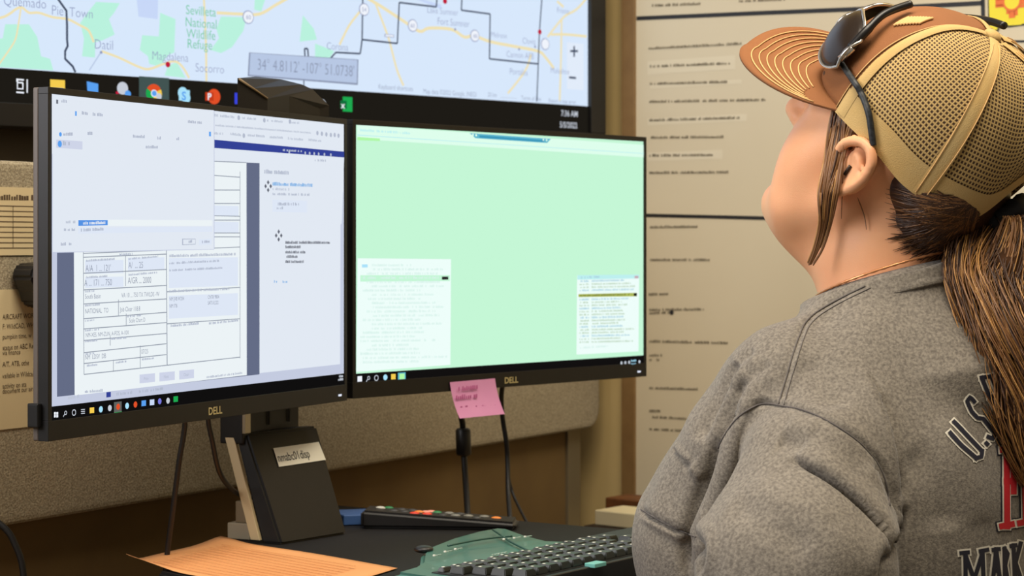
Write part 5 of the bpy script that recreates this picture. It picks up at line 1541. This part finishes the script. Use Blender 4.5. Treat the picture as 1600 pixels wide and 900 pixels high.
# thin gold chain
mb = MB()
pts = [TP(0.002, 0, 0.0065)+CF*(0.0675*math.cos(t))+TL*(0.0690*math.sin(t))-CN*(0.004*math.cos(t)) for t in [2*math.pi*i/90 for i in range(91)]]
mb.tube(pts, [0.0009+0.0006*(i % 2) for i in range(91)], mat('gold_chain', (226, 160, 110), 0.3, 0.7), 6); mb.build('necklace', woman)
mb = MB(); c = hit(skin_bvh, 1325, 266, 1.84, 0.001); mb.tube([c-HU*.005, c+HU*.005], 0.0016, mat('ear_metal', (60, 50, 44), 0.4, 0.6), 8); mb.build('earring', woman)

# ---- sunglasses resting on the cap
cap_objs = [o for o in cap_root.children]
cv = []; cf_ = []
for o in cap_objs:
    if o.name.split('.')[0] in ('front_panel', 'mesh_panel', 'brim', 'rim_band', 'seam_tape'):
        b = len(cv); cv += [v.co.copy() for v in o.data.vertices]; cf_ += [[i+b for i in p.vertices] for p in o.data.polygons]
cap_bvh = BVHTree.FromPolygons(cv, cf_)
m_lens = mat('lens_dark', (34, 24, 17), 0.32, spec=0.35); m_chrome = mat('frame_silver', (206, 200, 190), 0.2, 0.9); m_gfr = mat('frame_black', (20, 17, 16), 0.35)
sg = thing('sunglasses', 'dark wraparound sunglasses with silver frame resting on the cap above its brim', 'sunglasses', tuple(HP(0.10, 0, 0.085)))
def SG(ph, t, lift): return dome(ph, t, lift)
def lens(p_, q_):
    V = []; n1, n2 = 14, 8
    for j in range(n2+1):
        for i in range(n1+1):
            s, t = i/n1, j/n2
            # rounded outline
            e = 1-abs(2*s-1)**3.2*0.45
            ph = p_+(q_-p_)*s; tt = 0.235+(t-.5)*0.29*e
            V.append(dome(ph, max(0.02, tt), 0.012+0.004*math.sin(math.pi*t)))
    mb = MB(); mb.add(V, [[j*(n1+1)+i, j*(n1+1)+i+1, (j+1)*(n1+1)+i+1, (j+1)*(n1+1)+i] for j in range(n2) for i in range(n1)], m_lens, True)
    o = mb.build('lens', sg); s_ = o.modifiers.new('thickness', 'SOLIDIFY'); s_.thickness = 0.002
    bd = [V[i] for i in range(n1+1)]+[V[j*(n1+1)+n1] for j in range(1, n2+1)]+[V[n2*(n1+1)+i] for i in range(n1-1, -1, -1)]+[V[j*(n1+1)] for j in range(n2-1, -1, -1)]
    return bd
for p_, q_ in ((4, 46), (-4, -46)):
    bd = lens(p_, q_)
    mb = MB(); mb.tube(bd, 0.0016, m_chrome, 8); mb.build('lens_rim', sg)['label'] = 'silver lens rim'
mb = MB(); mb.tube(spline([SG(8, .25, .014), SG(0, .27, .015), SG(-8, .25, .014)], 5), 0.0022, m_chrome, 10); mb.build('bridge', sg)
for s in (1, -1):
    mb = MB()
    pts = spline([SG(45*s, .26, .013), SG(56*s, .45, .012), SG(72*s, .64, .010), SG(88*s, .78, .009)], 6) if s == -1 else spline([SG(45, .26, .013), SG(42, .36, .012), SG(34, .48, .011), SG(22, .62, .008)], 6)
    mb.tube(pts, [0.0042]*8+[0.0036]*(len(pts)-8), m_gfr, 10); mb.build('temple_arm', sg)
    mb = MB(); mb.tube([SG(45*s, .19, .013), SG(46*s, .27, .013)], 0.0034, m_chrome, 10); mb.build('hinge', sg)
# cord from the temple over the cap to behind the ear
pix = [(1292, 62), (1302, 78), (1318, 100), (1335, 124), (1350, 148), (1360, 175), (1364, 200), (1366, 216), (1367, 226)]
pts = []
for q_ in spline([Vector((x, y, 0)) for x, y in pix], 5):
    p = hit(cap_bvh, q_.x, q_.y, None, 0.0035)
    if p is None: p = hit(skin_bvh, q_.x, q_.y, 1.84, 0.003)
    pts.append(p)
mb = MB(); mb.tube(pts, 0.0030, mat('cord_black', (18, 20, 22), 0.5, noise=(300, (40, 44, 46), .1)), 10); mb.build('cord', sg)
